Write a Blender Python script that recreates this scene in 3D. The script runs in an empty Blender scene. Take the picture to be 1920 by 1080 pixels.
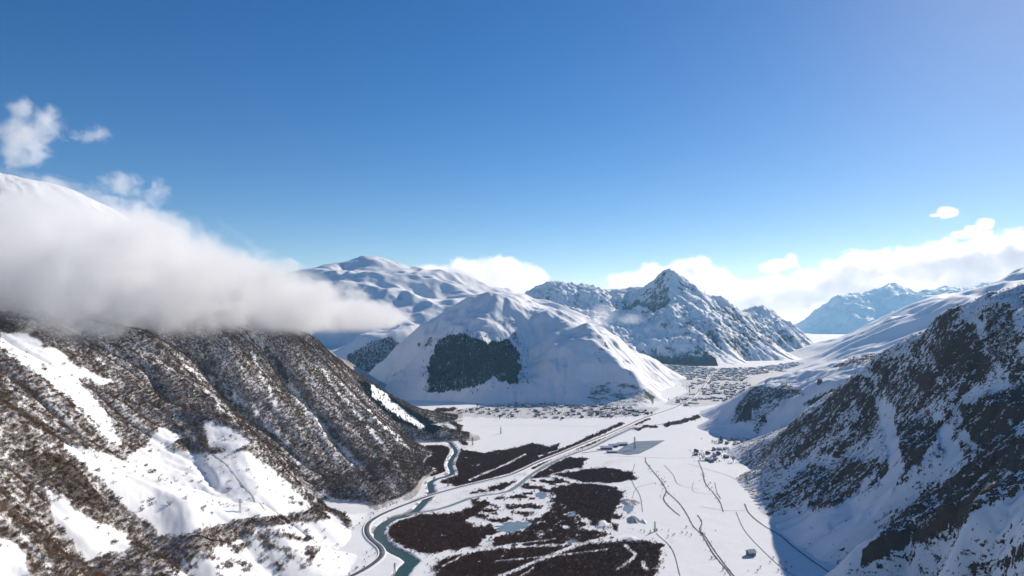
import bpy, bmesh, math, random
import numpy as np
from mathutils import Vector

random.seed(7); RNG = np.random.default_rng(11)
sc = bpy.context.scene
COL = sc.collection

# ------------------------------------------------------------------ camera
F, CX, HY, CAMZ = 1280.0, 960.0, 600.0, 350.0      # focal (px of the 1920 photo), centre column, horizon row, height over the valley
cam_d = bpy.data.cameras.new('camera'); cam = bpy.data.objects.new('camera', cam_d); COL.objects.link(cam)
cam_d.sensor_width = 36.0; cam_d.lens = 36.0 * F / 1920.0; cam_d.shift_y = (HY - 540.0) / 1920.0
cam_d.clip_start = 1.0; cam_d.clip_end = 120000.0
cam.location = (0, 0, CAMZ); cam.rotation_euler = (math.pi / 2, 0, 0)
sc.camera = cam

# ------------------------------------------------------------------ world, sun, exposure
SUN_AZ, SUN_EL = math.radians(39), math.radians(25)     # right of the view direction, above the horizon
w = bpy.data.worlds.new('World'); sc.world = w; w.use_nodes = True
nt = w.node_tree; nt.nodes.clear()
sky = nt.nodes.new('ShaderNodeTexSky'); sky.sky_type = 'NISHITA'; sky.sun_disc = False
sky.sun_elevation = SUN_EL; sky.sun_rotation = SUN_AZ
sky.altitude = 2200; sky.air_density = 1.0; sky.dust_density = 0.45; sky.ozone_density = 1.2
bg = nt.nodes.new('ShaderNodeBackground'); bg.inputs['Strength'].default_value = 0.078
hs = nt.nodes.new('ShaderNodeHueSaturation'); hs.inputs['Hue'].default_value = 0.509; hs.inputs['Saturation'].default_value = 1.42
wo = nt.nodes.new('ShaderNodeOutputWorld')
nt.links.new(sky.outputs[0], hs.inputs['Color']); nt.links.new(hs.outputs[0], bg.inputs['Color']); nt.links.new(bg.outputs[0], wo.inputs['Surface'])
sd = bpy.data.lights.new('sun', 'SUN'); sun = bpy.data.objects.new('sun', sd); COL.objects.link(sun)
sd.energy = 4.4; sd.angle = math.radians(0.5); sd.color = (1.0, 0.93, 0.83)
sdir = Vector((math.sin(SUN_AZ) * math.cos(SUN_EL), math.cos(SUN_AZ) * math.cos(SUN_EL), math.sin(SUN_EL)))
sun.rotation_euler = (-sdir).to_track_quat('-Z', 'Y').to_euler()
sun.location = (2000, 1000, 3000)
vs = sc.view_settings; vs.view_transform = 'Standard'; vs.look = 'None'; vs.gamma = 1.0; vs.exposure = 0.37
try: vs.use_curve_mapping = False
except Exception: pass
cy = sc.cycles
cy.use_denoising = True; cy.volume_bounces = 16; cy.max_bounces = 16; cy.diffuse_bounces = 4
cy.transparent_max_bounces = 8; cy.use_adaptive_sampling = True; cy.adaptive_threshold = 0.02
cy.caustics_reflective = False; cy.caustics_refractive = False

HAZE_DENS = 2.2e-5
cy.volume_max_steps = 256

# ------------------------------------------------------------------ helpers: pixels <-> place
def P(px, py, D): return ((px - CX) / F * D, D, CAMZ - (py - HY) / F * D)
def G(px, py):                                     # a point of the flat valley floor
    D = CAMZ * F / (py - HY); return ((px - CX) / F * D, D)
def proj(x, y, z):
    y = np.maximum(y, 1.0); return CX + x / y * F, HY - (z - CAMZ) / y * F

# ------------------------------------------------------------------ helpers: noise
_perm = RNG.permutation(1024).astype(np.int64)
_gr = np.stack([np.cos(np.linspace(0, 2*np.pi, 64, endpoint=False)), np.sin(np.linspace(0, 2*np.pi, 64, endpoint=False))], 1)
def perlin(x, y, seed=0):
    xi = np.floor(x).astype(np.int64); yi = np.floor(y).astype(np.int64)
    xf = x - xi; yf = y - yi
    def g(ix, iy, dx, dy):
        h = _perm[(_perm[(ix + seed*17) & 1023] + iy + seed*31) & 1023] & 63
        v = _gr[h]; return v[..., 0]*dx + v[..., 1]*dy
    u = xf*xf*xf*(xf*(xf*6-15)+10); v = yf*yf*yf*(yf*(yf*6-15)+10)
    a = g(xi, yi, xf, yf); b = g(xi+1, yi, xf-1, yf); c = g(xi, yi+1, xf, yf-1); d = g(xi+1, yi+1, xf-1, yf-1)
    return 1.5*((a*(1-u)+b*u)*(1-v) + (c*(1-u)+d*u)*v)
def fbm(x, y, oct=5, gain=0.5, seed=0, ridged=False):
    s = 0; a = 1.0; t = 0
    for o in range(oct):
        n = perlin(x*2**o + 13.7*o, y*2**o - 7.1*o, seed+o)
        if ridged: n = 1 - 2*np.abs(n)
        s = s + a*n; t += a; a *= gain
    return s/t
def sstep(a, b, x):
    t = np.clip((x-a)/(b-a), 0, 1); return t*t*(3-2*t)

# ------------------------------------------------------------------ helpers: masks
def in_poly(px, py, poly):
    r = np.zeros(px.shape, bool); n = len(poly)
    for i in range(n):
        x0, y0 = poly[i]; x1, y1 = poly[(i+1) % n]
        if y0 == y1: continue
        c = ((y0 > py) != (y1 > py)) & (px < (x1-x0)*(py-y0)/(y1-y0)+x0)
        r ^= c
    return r
def dist_line(px, py, pts, ky=1.0):
    d = np.full(px.shape, 1e9)
    for (x0, y0), (x1, y1) in zip(pts[:-1], pts[1:]):
        dx, dy = x1-x0, (y1-y0)*ky; L = dx*dx+dy*dy+1e-9
        t = np.clip(((px-x0)*dx + (py-y0)*ky*dy)/L, 0, 1)
        d = np.minimum(d, np.hypot(px-x0-t*dx, (py-y0)*ky-t*dy))
    return d
def poly_soft(px, py, polys, val=1.0, jit=6, jf=0.06, seed=3):
    wx = px + jit*fbm(px*jf, py*jf, 3, .6, seed); wy = py + jit*.6*fbm(px*jf+50, py*jf+9, 3, .6, seed+5)
    m = np.zeros(px.shape)
    for p in polys: m = np.maximum(m, in_poly(wx, wy, p)*val)
    return m

# ------------------------------------------------------------------ helpers: heights
def rbf_fit(pts, c):
    p = np.array(pts, float); X = p[:, :2]; z = p[:, 2]
    d = np.sqrt(((X[:, None]-X[None])**2).sum(-1) + c*c)
    n = len(p); A = np.zeros((n+1, n+1)); A[:n, :n] = d + np.eye(n)*1e-6; A[:n, n] = 1; A[n, :n] = 1
    wt = np.linalg.solve(A, np.append(z, 0.0))
    def f(x, y):
        r = np.full(x.shape, wt[n])
        for i in range(n): r = r + wt[i]*np.sqrt((x-X[i, 0])**2 + (y-X[i, 1])**2 + c*c)
        return r
    return f
def erode(h, cell, iters, K, talus, amin=-20.0):
    ny, nx = h.shape
    offs = [(-1,-1),(-1,0),(-1,1),(0,-1),(0,1),(1,-1),(1,0),(1,1)]
    dl = [math.sqrt(a*a+b*b)*cell for a, b in offs]
    idx = np.arange(ny*nx).reshape(ny, nx)
    for it in range(iters):
        hp = np.pad(h, 1, mode='edge'); best = np.zeros_like(h); rec = idx.copy()
        for (a, b), L in zip(offs, dl):
            s = (h - hp[1+a:1+a+ny, 1+b:1+b+nx])/L
            m = s > best
            nb = np.clip(np.arange(ny)+a, 0, ny-1)[:, None]*nx + np.clip(np.arange(nx)+b, 0, nx-1)[None]
            best = np.where(m, s, best); rec = np.where(m, nb, rec)
        order = np.argsort(-h.ravel()).tolist(); r = rec.ravel().tolist(); A = [1.0]*(ny*nx)
        for i in order:
            j = r[i]
            if j != i: A[j] += A[i]
        A = np.array(A).reshape(ny, nx)
        drop = h - h.ravel()[rec]
        e = np.minimum(K*np.sqrt(A)*best*cell, 0.45*drop)
        h = h - np.where(h > amin, e, 0)
        over = np.maximum(best-talus, 0)*cell*0.25
        h = h - over
        hp = np.pad(h, 1, mode='edge')
        lap = (hp[:-2,1:-1]+hp[2:,1:-1]+hp[1:-1,:-2]+hp[1:-1,2:])/4 - h
        h = h + 0.06*lap
    return h
class Relief:
    """height of one mountain over the plan: control points, noise, erosion on a uniform grid"""
    def __init__(s, ctrl, bounds, cell, c, amp, wl, iters, K, talus, ridged=False, seed=0, zfade=80.0):
        x0, x1, y0, y1 = bounds; s.x0, s.y0, s.cell = x0, y0, cell
        s.nx = int((x1-x0)/cell)+1; s.ny = int((y1-y0)/cell)+1
        X, Y = np.meshgrid(x0+np.arange(s.nx)*cell, y0+np.arange(s.ny)*cell)
        f = rbf_fit(ctrl, c); h = f(X, Y)
        wx = X + wl*.3*fbm(X/wl, Y/wl, 2, .5, seed+40); wy = Y + wl*.3*fbm(X/wl+9, Y/wl+4, 2, .5, seed+43)
        n = fbm(wx/wl, wy/wl, 6, .52, seed, ridged)
        if ridged: n = n - 0.35
        h = h + amp*n*np.clip(h/zfade, 0.02, 1)
        s.h = erode(h, cell, iters, K, talus) if iters else h
    def __call__(s, x, y):
        u = np.clip((np.asarray(x)-s.x0)/s.cell, 0, s.nx-1.001); v = np.clip((np.asarray(y)-s.y0)/s.cell, 0, s.ny-1.001)
        i = u.astype(int); j = v.astype(int); a = u-i; b = v-j; h = s.h
        r = (h[j, i]*(1-a)+h[j, i+1]*a)*(1-b) + (h[j+1, i]*(1-a)+h[j+1, i+1]*a)*b
        u0 = (np.asarray(x)-s.x0)/s.cell; v0 = (np.asarray(y)-s.y0)/s.cell
        return np.where((u0 < -.5) | (v0 < -.5) | (u0 > s.nx-.5) | (v0 > s.ny-.5), -60.0, r)

def ctrl(lst):
    out = []
    for q in lst:
        if q[0] == 'w': out.append(q[1:])
        elif q[0] == 'g':
            x, y = G(q[1], q[2]); out.append((x, y, q[3] if len(q) > 3 else -3.0))
        else: out.append(P(*q))
    return out

# ------------------------------------------------------------------ helpers: objects
def tag(o, label=None, cat=None, group=None, kind=None):
    if label: o['label'] = label
    if cat: o['category'] = cat
    if group: o['group'] = group
    if kind: o['kind'] = kind
    return o
def mesh_np(name, V, Fq, mat, attrs=None, smooth=True):
    me = bpy.data.meshes.new(name); V = np.asarray(V, np.float32); Fq = np.asarray(Fq, np.int32)
    k = Fq.shape[1]
    me.vertices.add(len(V)); me.vertices.foreach_set('co', V.ravel())
    me.loops.add(Fq.size); me.loops.foreach_set('vertex_index', Fq.ravel())
    me.polygons.add(len(Fq)); me.polygons.foreach_set('loop_start', np.arange(0, Fq.size, k, dtype=np.int32))
    try: me.polygons.foreach_set('loop_total', np.full(len(Fq), k, np.int32))
    except Exception: pass
    me.update(calc_edges=True); me.validate()
    if smooth: me.polygons.foreach_set('use_smooth', np.ones(len(me.polygons), bool))
    for n, a in (attrs or {}).items():
        at = me.attributes.new(n, 'FLOAT', 'POINT'); at.data.foreach_set('value', np.asarray(a, np.float32).ravel())
    if mat: me.materials.append(mat)
    return me
def link(name, me, parent=None):
    o = bpy.data.objects.new(name, me); COL.objects.link(o)
    if parent: o.parent = parent
    return o
def empty(name, loc=(0, 0, 0), rz=0.0):
    o = bpy.data.objects.new(name, None); COL.objects.link(o); o.location = loc; o.rotation_euler = (0, 0, rz); return o
def fan_grid(px0, px1, dpx, D0, D1, nD, rel, extra=None, zmin=-12.0):
    """plan grid finer near the camera: columns by bearing, rows by distance"""
    cols = np.arange(px0, px1+dpx, dpx); rows = np.geomspace(D0, D1, nD)
    PX, Y = np.meshgrid(cols, rows); X = (PX-CX)/F*Y
    Z = rel(X, Y)
    if extra is not None: Z = Z + extra(X, Y, Z)
    ny, nx = X.shape; idx = np.arange(ny*nx).reshape(ny, nx)
    q = np.stack([idx[:-1, :-1], idx[:-1, 1:], idx[1:, 1:], idx[1:, :-1]], -1).reshape(-1, 4)
    keep = (Z.ravel()[q] > zmin).any(1); q = q[keep]
    used = np.unique(q); remap = np.full(ny*nx, -1); remap[used] = np.arange(len(used))
    return X.ravel()[used], Y.ravel()[used], Z.ravel()[used], remap[q]

# ------------------------------------------------------------------ materials
class NT:
    def __init__(s, name):
        s.m = bpy.data.materials.new(name); s.m.use_nodes = True; s.t = s.m.node_tree; s.t.nodes.clear()
        s.out = s.t.nodes.new('ShaderNodeOutputMaterial')
    def n(s, typ, **kw):
        o = s.t.nodes.new('ShaderNode'+typ)
        for k, v in kw.items(): setattr(o, k, v)
        return o
    def l(s, a, b): s.t.links.new(a, b)
    def val(s, sock, v):
        if isinstance(v, (int, float)): sock.default_value = v
        elif isinstance(v, tuple): sock.default_value = v if len(v) == 4 or len(sock.default_value) == 3 else (*v, 1)
        else: s.l(v, sock)
    def math(s, op, a, b=0.0, c=None, clamp=False):
        o = s.n('Math', operation=op, use_clamp=clamp); s.val(o.inputs[0], a); s.val(o.inputs[1], b)
        if c is not None: s.val(o.inputs[2], c)
        return o.outputs[0]
    def ss(s, x, a, b):
        o = s.n('MapRange', interpolation_type='SMOOTHSTEP'); s.val(o.inputs[0], x); o.inputs[1].default_value = a; o.inputs[2].default_value = b
        return o.outputs[0]
    def mix(s, f, a, b):
        o = s.n('Mix', data_type='RGBA'); s.val(o.inputs[0], f); s.val(o.inputs[6], a); s.val(o.inputs[7], b); return o.outputs[2]
    def noise(s, vec, scale, detail=5, rough=.55, dist=0.0):
        o = s.n('TexNoise'); o.inputs['Scale'].default_value = scale; o.inputs['Detail'].default_value = detail
        o.inputs['Roughness'].default_value = rough; o.inputs['Distortion'].default_value = dist
        if vec is not None: s.l(vec, o.inputs['Vector'])
        return o.outputs[0]
    def mapping(s, vec, rot=(0, 0, 0), scale=(1, 1, 1)):
        o = s.n('Mapping'); s.l(vec, o.inputs[0]); o.inputs['Rotation'].default_value = rot; o.inputs['Scale'].default_value = scale; return o.outputs[0]
    def attr(s, name): return s.n('Attribute', attribute_name=name).outputs['Fac']
    def pos(s): return s.n('NewGeometry').outputs['Position']
    def nz(s):
        g = s.n('NewGeometry'); x = s.n('SeparateXYZ'); s.l(g.outputs['Normal'], x.inputs[0]); return x.outputs[2]
    def bsdf(s, col, rough=.8, spec=.2, normal=None, **kw):
        b = s.n('BsdfPrincipled'); s.val(b.inputs['Base Color'], col); s.val(b.inputs['Roughness'], rough)
        b.inputs['Specular IOR Level'].default_value = spec
        if normal is not None: s.l(normal, b.inputs['Normal'])
        for k, v in kw.items(): s.val(b.inputs[k], v)
        s.l(b.outputs[0], s.out.inputs['Surface']); return b
    def bump(s, h, strength, dist):
        o = s.n('Bump'); o.inputs['Strength'].default_value = strength; o.inputs['Distance'].default_value = dist; s.l(h, o.inputs['Height']); return o.outputs[0]

SNOW = (0.87, 0.88, 0.895); SNOW2 = (0.79, 0.80, 0.815)
def plain(name, col, rough=.8, var=.12, scale=.3, spec=.2, metallic=0.0):
    t = NT(name); n = t.noise(t.n('TexCoord').outputs['Object'], scale, 4)
    a = tuple(c*(1-var) for c in col); b = tuple(min(1, c*(1+var)) for c in col)
    bs = t.bsdf(t.mix(n, a, b), rough, spec); bs.inputs['Metallic'].default_value = metallic
    return t.m
def mountain_mat(name, rockA, rockB, grain, streak_rot, slope0, slope1, brk=.9, litter=None, bump=(1.0, 4.0), sharp=.12, wsteep=.55):
    """snow over rock: rock shows by attribute 'rock', by steepness and by streaky noise; 'veg' gives ground litter under shrubs"""
    t = NT(name); p = t.pos()
    st = t.mapping(p, (0, 0, streak_rot), (grain*.5, grain*1.1, grain*.65))
    n1 = t.noise(st, 1.0, 7, .62, .6); n2 = t.noise(p, grain*2.6, 5, .6); n3 = t.noise(p, grain*.22, 3, .5)
    n = t.math('ADD', t.math('MULTIPLY', n1, .6), t.math('MULTIPLY', n2, .4))
    steep = t.ss(t.nz(), slope1, slope0)
    f = t.math('ADD', t.math('MULTIPLY', t.attr('rock'), 1.0), t.math('MULTIPLY', steep, wsteep))
    f = t.math('ADD', f, t.math('MULTIPLY', t.math('SUBTRACT', n, .5), brk*2.4))
    fr = t.ss(f, .55-sharp, .55+sharp)
    rock = t.mix(t.noise(p, grain*1.7, 6, .65), rockA, rockB)
    snow = t.mix(n3, SNOW, SNOW2)
    if litter is not None:
        v = t.math('ADD', t.attr('veg'), t.math('MULTIPLY', t.math('SUBTRACT', n2, .5), 1.6))
        snow = t.mix(t.math('MULTIPLY', t.ss(v, .40, .90), .72), snow, litter)
    col = t.mix(fr, snow, rock)
    hgt = t.math('ADD', t.math('MULTIPLY', n1, fr), t.math('MULTIPLY', n3, .25))
    t.bsdf(col, t.math('SUBTRACT', .75, t.math('MULTIPLY', fr, -.1)), .15, t.bump(hgt, *bump))
    return t.m

# ------------------------------------------------------------------ RELIEFS (control points: column, row, distance)
L_ctrl = ctrl([
 (600,1050,930),(560,1080,880),(610,990,1060),(450,1060,820),(540,1030,900),(330,1075,740),
 (190,1080,620),(300,1048,710),(400,1015,800),(520,975,950),(600,960,1080),
 (300,900,960),(400,930,970),(450,900,1050),(520,930,1080),(560,955,1100),(500,850,1150),(400,800,1180),(300,760,1200),(350,850,1080),
 (0,1080,450),(100,1000,560),(0,900,600),(0,760,750),(100,800,800),(150,900,740),(200,1000,700),(0,660,960),(150,710,1050),(80,700,960),(-150,900,480),(-200,1080,350),(-300,700,700),(-300,1000,380),
 (0,635,1050),(100,630,1180),(200,640,1300),(300,640,1400),(400,730,1330),(480,810,1270),(540,880,1225),(590,945,1180),
 (345,665,1490),(450,770,1450),(545,865,1385),(600,925,1340),(650,955,1290),
 (420,640,1560),(500,700,1640),(550,640,1830),(600,750,1700),(560,800,1520),(640,880,1500),(650,800,1650),(700,880,1480),(760,890,1460),(720,915,1370),(772,866,1600),(660,925,1330),(785,834,1850),(800,817,1980),(700,780,1850),(760,820,1900),
 (600,645,2150),(640,690,2170),(670,715,2180),(700,760,2060),(740,800,2020),(790,830,1960),
 (690,716,2350),(740,748,2400),(790,778,2330),(812,803,2220),
 (0,500,1500),(150,520,1700),(300,560,1900),(430,590,2050),
 (0,330,2200),(80,345,2300),(150,366,2400),(200,390,2500),(250,417,2600),(330,460,2800),(400,500,2900),(470,550,2950),(560,620,2850),(640,690,2800),
 (-200,300,2100),(-400,330,1700),(-500,500,1200),(-100,480,1500),(-300,560,1100),
 ('w',-1500,3600,500),('w',-2400,2800,900),('w',-900,3700,150),('w',-500,3000,-25),('w',-420,2700,-25),
 ('g',668,1070,-2),('g',672,1040,0),('g',655,1005,3),('g',672,975,2),('g',700,955,1),('g',765,945,-3),('g',800,905,-4),('g',815,870,-5),('g',852,800,-6),('g',845,830,-6),('g',838,858,-6),('g',730,1000,-6),('g',770,1050,-8),('g',720,960,-4),('g',880,1080,-12),('g',760,1010),('g',800,940),('g',840,880),('g',880,830),('g',880,790),('g',700,1080),('g',860,770),('g',800,757,-20),('g',1000,1000,-12),('g',960,860,-12),('g',940,780,-18),
])
R_ctrl = ctrl([
 ('g',1370,895),('g',1390,930),('g',1410,965),('g',1450,1000),('g',1500,1035),('g',1545,1070),('g',1350,850),('g',1300,980,-14),('g',1420,1080,-12),('g',1300,840,-16),('g',1250,900,-18),
 ('w',480,800,-3),('w',470,650,5),('w',380,500,-4),('w',200,700,-18),('w',250,300,-10),
 (1420,870,1600),(1450,835,1620),(1500,785,1570),(1560,742,1500),(1620,692,1420),(1700,650,1340),(1760,605,1270),(1800,590,1230),(1850,575,1180),(1920,572,1120),(2050,560,1050),
 (1430,900,1420),(1500,960,1180),(1480,860,1430),(1560,840,1330),(1600,900,1140),(1560,960,1080),(1560,1010,1010),(1650,800,1230),(1700,780,1180),(1780,720,1130),(1850,660,1100),(1920,640,1050),
 (1700,880,1040),(1800,800,1020),(1850,740,1040),(1920,740,980),(1700,980,910),(1640,1020,900),(1620,1060,880),(1800,930,900),(1920,830,870),(1900,900,800),(1750,1040,790),(1850,1000,740),(1920,1000,690),(1920,1080,610),(1750,1080,740),(2050,950,620),(2100,750,800),
 ('w',950,1700,150),('w',820,1950,60),('w',700,2050,-20),('w',1300,1500,330),('w',1200,1900,180),('w',1100,2300,60),('w',1300,1000,400),('w',900,400,150),('w',1000,700,290),
])
K_ctrl = ctrl([
 ('g',1345,818),('g',1380,828),('g',1430,828),('g',1480,838,0),('g',1330,790),('g',1340,760,-8),('g',1380,715,-18),('g',1270,800,-18),('g',1300,860,-16),('g',1450,690,-10),('g',1500,678,-10),
 (1365,790,2150),(1385,750,2220),(1400,728,2280),(1440,714,2330),(1500,700,2350),(1560,685,2380),(1620,672,2400),(1680,660,2420),
 (1400,775,2130),(1440,770,2080),(1420,800,2040),(1500,742,2030),(1556,719,1990),(1600,705,2000),(1640,680,2050),(1480,720,2230),(1540,705,2200),(1470,790,1990),(1550,770,1930),(1600,745,1900),(1700,670,2000),
 ('w',1300,2900,120),('w',1100,3100,20),('w',900,3000,-25),('w',1500,2300,300),('w',600,3000,-30),('w',1300,1800,200),('w',900,1700,60),('w',700,1800,-10),
])
H_ctrl = ctrl([   # heart-wood mountain with the cone at its right end
 ('g',690,723),('g',730,735),('g',770,750),('g',850,752),('g',950,756),('g',1050,757),('g',1150,762),('g',1215,765),('g',1240,757),('g',1238,735),('g',1255,715),('g',1270,700),('g',1235,685),
 ('g',1300,760,-20),('g',1330,710,-20),('g',700,775,-20),('g',900,780,-22),('g',1100,785,-22),('g',1290,680,-8),
 (915,555,3560),(880,566,3540),(840,588,3530),(790,617,3520),(740,657,3500),(700,698,3480),(940,562,3560),(970,572,3570),(1000,583,3560),(1030,592,3500),(1060,602,3430),(1090,612,3360),(1108,618,3300),(1122,627,3240),(1132,642,3180),(1146,664,3110),(1160,682,3060),(1178,700,3010),(1195,716,2970),(1210,733,2930),(1222,749,2895),
 (880,640,3190),(880,700,3010),(985,615,3440),(985,660,3290),(985,710,3090),(930,600,3380),(930,650,3200),(930,700,3030),(1060,640,3230),(1040,660,3130),(1040,710,2990),(1100,670,3070),(1110,715,2960),(1160,735,2920),(780,690,3260),(800,720,3060),(830,630,3340),(740,705,3280),
 (1150,668,3280),(1180,690,3300),(1200,722,3120),(1215,735,3050),(1150,640,3600),(1220,712,3500),(1080,600,3900),(1130,620,4200),(1180,650,4400),(1000,575,3900),
 ('w',-200,4200,430),('w',-500,4000,250),('w',-800,3900,60),('w',200,4600,330),('w',600,4900,140),('w',850,4700,-3),('w',-1100,3500,-25),('w',1100,4300,-25),('w',500,5600,200),('w',900,5400,30),('w',-700,5000,200),('w',0,5400,300),
])
D_ctrl = ctrl([   # broad white dome behind
 (500,545,5600),(560,516,5800),(620,500,6000),(680,488,6200),(745,491,6200),(800,508,6100),(850,522,6000),(900,540,5900),(950,560,5800),(1000,575,5900),(1060,585,6200),
 (690,540,5300),(760,560,5000),(820,560,5200),(620,570,5000),(700,590,4700),(640,620,4500),(600,650,4300),(760,610,4500),(830,590,4700),(650,690,3850),(690,650,4000),(735,632,4150),(720,690,3900),(690,705,3800),(660,640,4250),(610,680,4000),
 (880,575,4900),(940,580,5000),(560,600,4600),(500,620,4500),
 ('w',-2500,5500,500),('w',-2500,7500,500),('w',0,7800,500),('w',900,7000,300),('w',-1000,8000,600),('w',800,5800,150),('w',300,4800,200),('w',-900,3500,-25),('w',-1900,3800,100),('w',-2500,4300,300),
])
K_pk = [(1020,540,7200),(980,562,7100),(1060,541,7250),(1100,542,7300),(1140,549,7300),(1175,556,7100),(1215,543,7000),(1240,522,6950),(1258,511,6950),(1275,522,6950),(1310,543,6900),(1330,562,6900),(1360,570,7000),(1400,590,7150),(1430,581,7300),(1455,596,7400),(1490,622,7600),(1520,642,7800),(1545,656,8000)]
K_ctrl2 = ctrl(K_pk + [(a, b + 26 + 6*(d < 7000), d+420) for a, b, d in K_pk[::2]] + [   # sharp peak
 ('g',1205,668),('g',1240,681),('g',1290,686),('g',1345,687),('g',1400,677),('g',1450,668),('g',1530,660),('g',1580,653),('g',1400,695,-15),('g',1250,700,-15),('g',1500,676,-15),
 (1200,645,5900),(1230,648,5750),(1250,640,5850),(1290,650,5700),(1330,665,5550),(1190,620,6200),(1200,585,6500),(1260,560,6550),(1260,600,6200),(1300,590,6250),(1300,625,5950),(1350,620,6050),(1380,650,5850),(1400,625,6350),(1440,640,6400),(1480,645,6900),(1340,590,6500),
 (1150,590,6700),(1100,585,6700),(1040,590,6600),(1130,620,6000),
 ('w',300,6300,230),('w',700,8500,700),('w',1700,8200,700),('w',2700,9000,300),('w',3500,9000,-20),('w',0,7500,400),('w',1000,10000,300),('w',2500,10500,100),('w',900,5400,60),
])
A_ctrl = ctrl([   # smooth white slope on the right, behind the crags
 (1585,662,4700),(1640,640,4600),(1700,605,4500),(1740,585,4450),(1780,566,4400),(1850,545,4300),(1890,530,4250),(1920,515,4200),(2000,470,4100),(2150,420,3900),
 (1600,672,4000),(1700,650,3600),(1800,620,3400),(1920,590,3200),(1760,600,4000),(1850,580,3800),(2100,560,2800),
 ('g',1560,660,-3),('g',1480,690,-12),('g',1500,675,-12),('g',1465,668,-18),('g',1440,700,-20),('g',1530,668,-8),('g',1560,690,-10),('w',1500,3000,60),('w',1700,2700,120),('w',1300,3500,-15),('w',1700,5600,-20),('w',2100,6000,-20),('w',3000,5600,300),('w',4200,5000,700),('w',3500,3000,600),('w',1000,4200,-30),
])
B_ctrl = ctrl([
 (1545,648,7600),(1570,640,7300),(1620,613,7000),(1660,597,6900),(1720,572,6800),(1780,555,6700),(1830,545,6600),(1900,530,6500),(2050,480,6400),(1650,640,6000),(1750,610,5800),
 ('w',3000,9000,-20),('w',4500,8500,100),('w',6000,6500,900),('w',3000,5000,-10),('w',2500,6300,-20),('w',2600,8400,-30),
])
C_ctrl = ctrl([(q[0], q[1], q[2]*1.75) if q[0] != 'w' else ('w', q[1]*1.75, q[2]*1.75, q[3]*1.6) for q in [
 (1440,648,11500),(1475,632,11200),(1500,618,11000),(1540,590,10800),(1565,562,10800),(1592,547,10800),(1610,552,10800),(1640,552,11000),(1665,543,11000),(1695,541,11000),(1715,556,11000),(1735,552,11300),(1765,548,11300),(1800,553,11300),(1860,540,11300),(1950,520,11300),
 (1560,640,9500),(1620,620,9600),(1600,590,10200),(1700,600,9800),(1800,600,9300),(1520,655,9600),
 ('w',3000,11800,-50),('w',3600,12700,-20),('w',6000,12800,100),('w',9000,12000,600),('w',5000,9000,-20),('w',7000,9000,200),
]])
rel_L = Relief(L_ctrl, (-2300, 150, 250, 3400), 10.0, 50, 20, 240, 12, 0.011, 1.0, True, 1)
rel_R = Relief(R_ctrl, (150, 1500, 330, 2250), 8.0, 30, 26, 150, 12, 0.018, 1.5, True, 2, 60)
rel_K = Relief(K_ctrl, (450, 1600, 1600, 3100), 9.0, 22, 24, 200, 9, 0.016, 1.1, True, 3, 60)
rel_H = Relief(H_ctrl, (-1200, 1200, 2700, 5600), 11.0, 10, 46, 300, 9, 0.009, 1.2, True, 4)
rel_D = Relief(D_ctrl, (-2600, 1000, 3500, 7800), 24.0, 120, 105, 700, 7, 0.006, 0.8, True, 5, 200)
rel_P = Relief(K_ctrl2, (-100, 3700, 5100, 9500), 20.0, 20, 90, 700, 16, 0.022, 1.3, True, 6, 200)
rel_A = Relief(A_ctrl, (1200, 4400, 2500, 5900), 24.0, 120, 90, 620, 7, 0.007, 0.8, True, 7, 150)
rel_B = Relief(B_ctrl, (2300, 6200, 4800, 9000), 32.0, 200, 80, 800, 8, 0.01, 0.8, True, 8, 200)
rel_C = Relief(C_ctrl, (4900, 16400, 15400, 22700), 70.0, 80, 380, 1700, 14, 0.020, 1.0, True, 9, 300)

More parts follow.
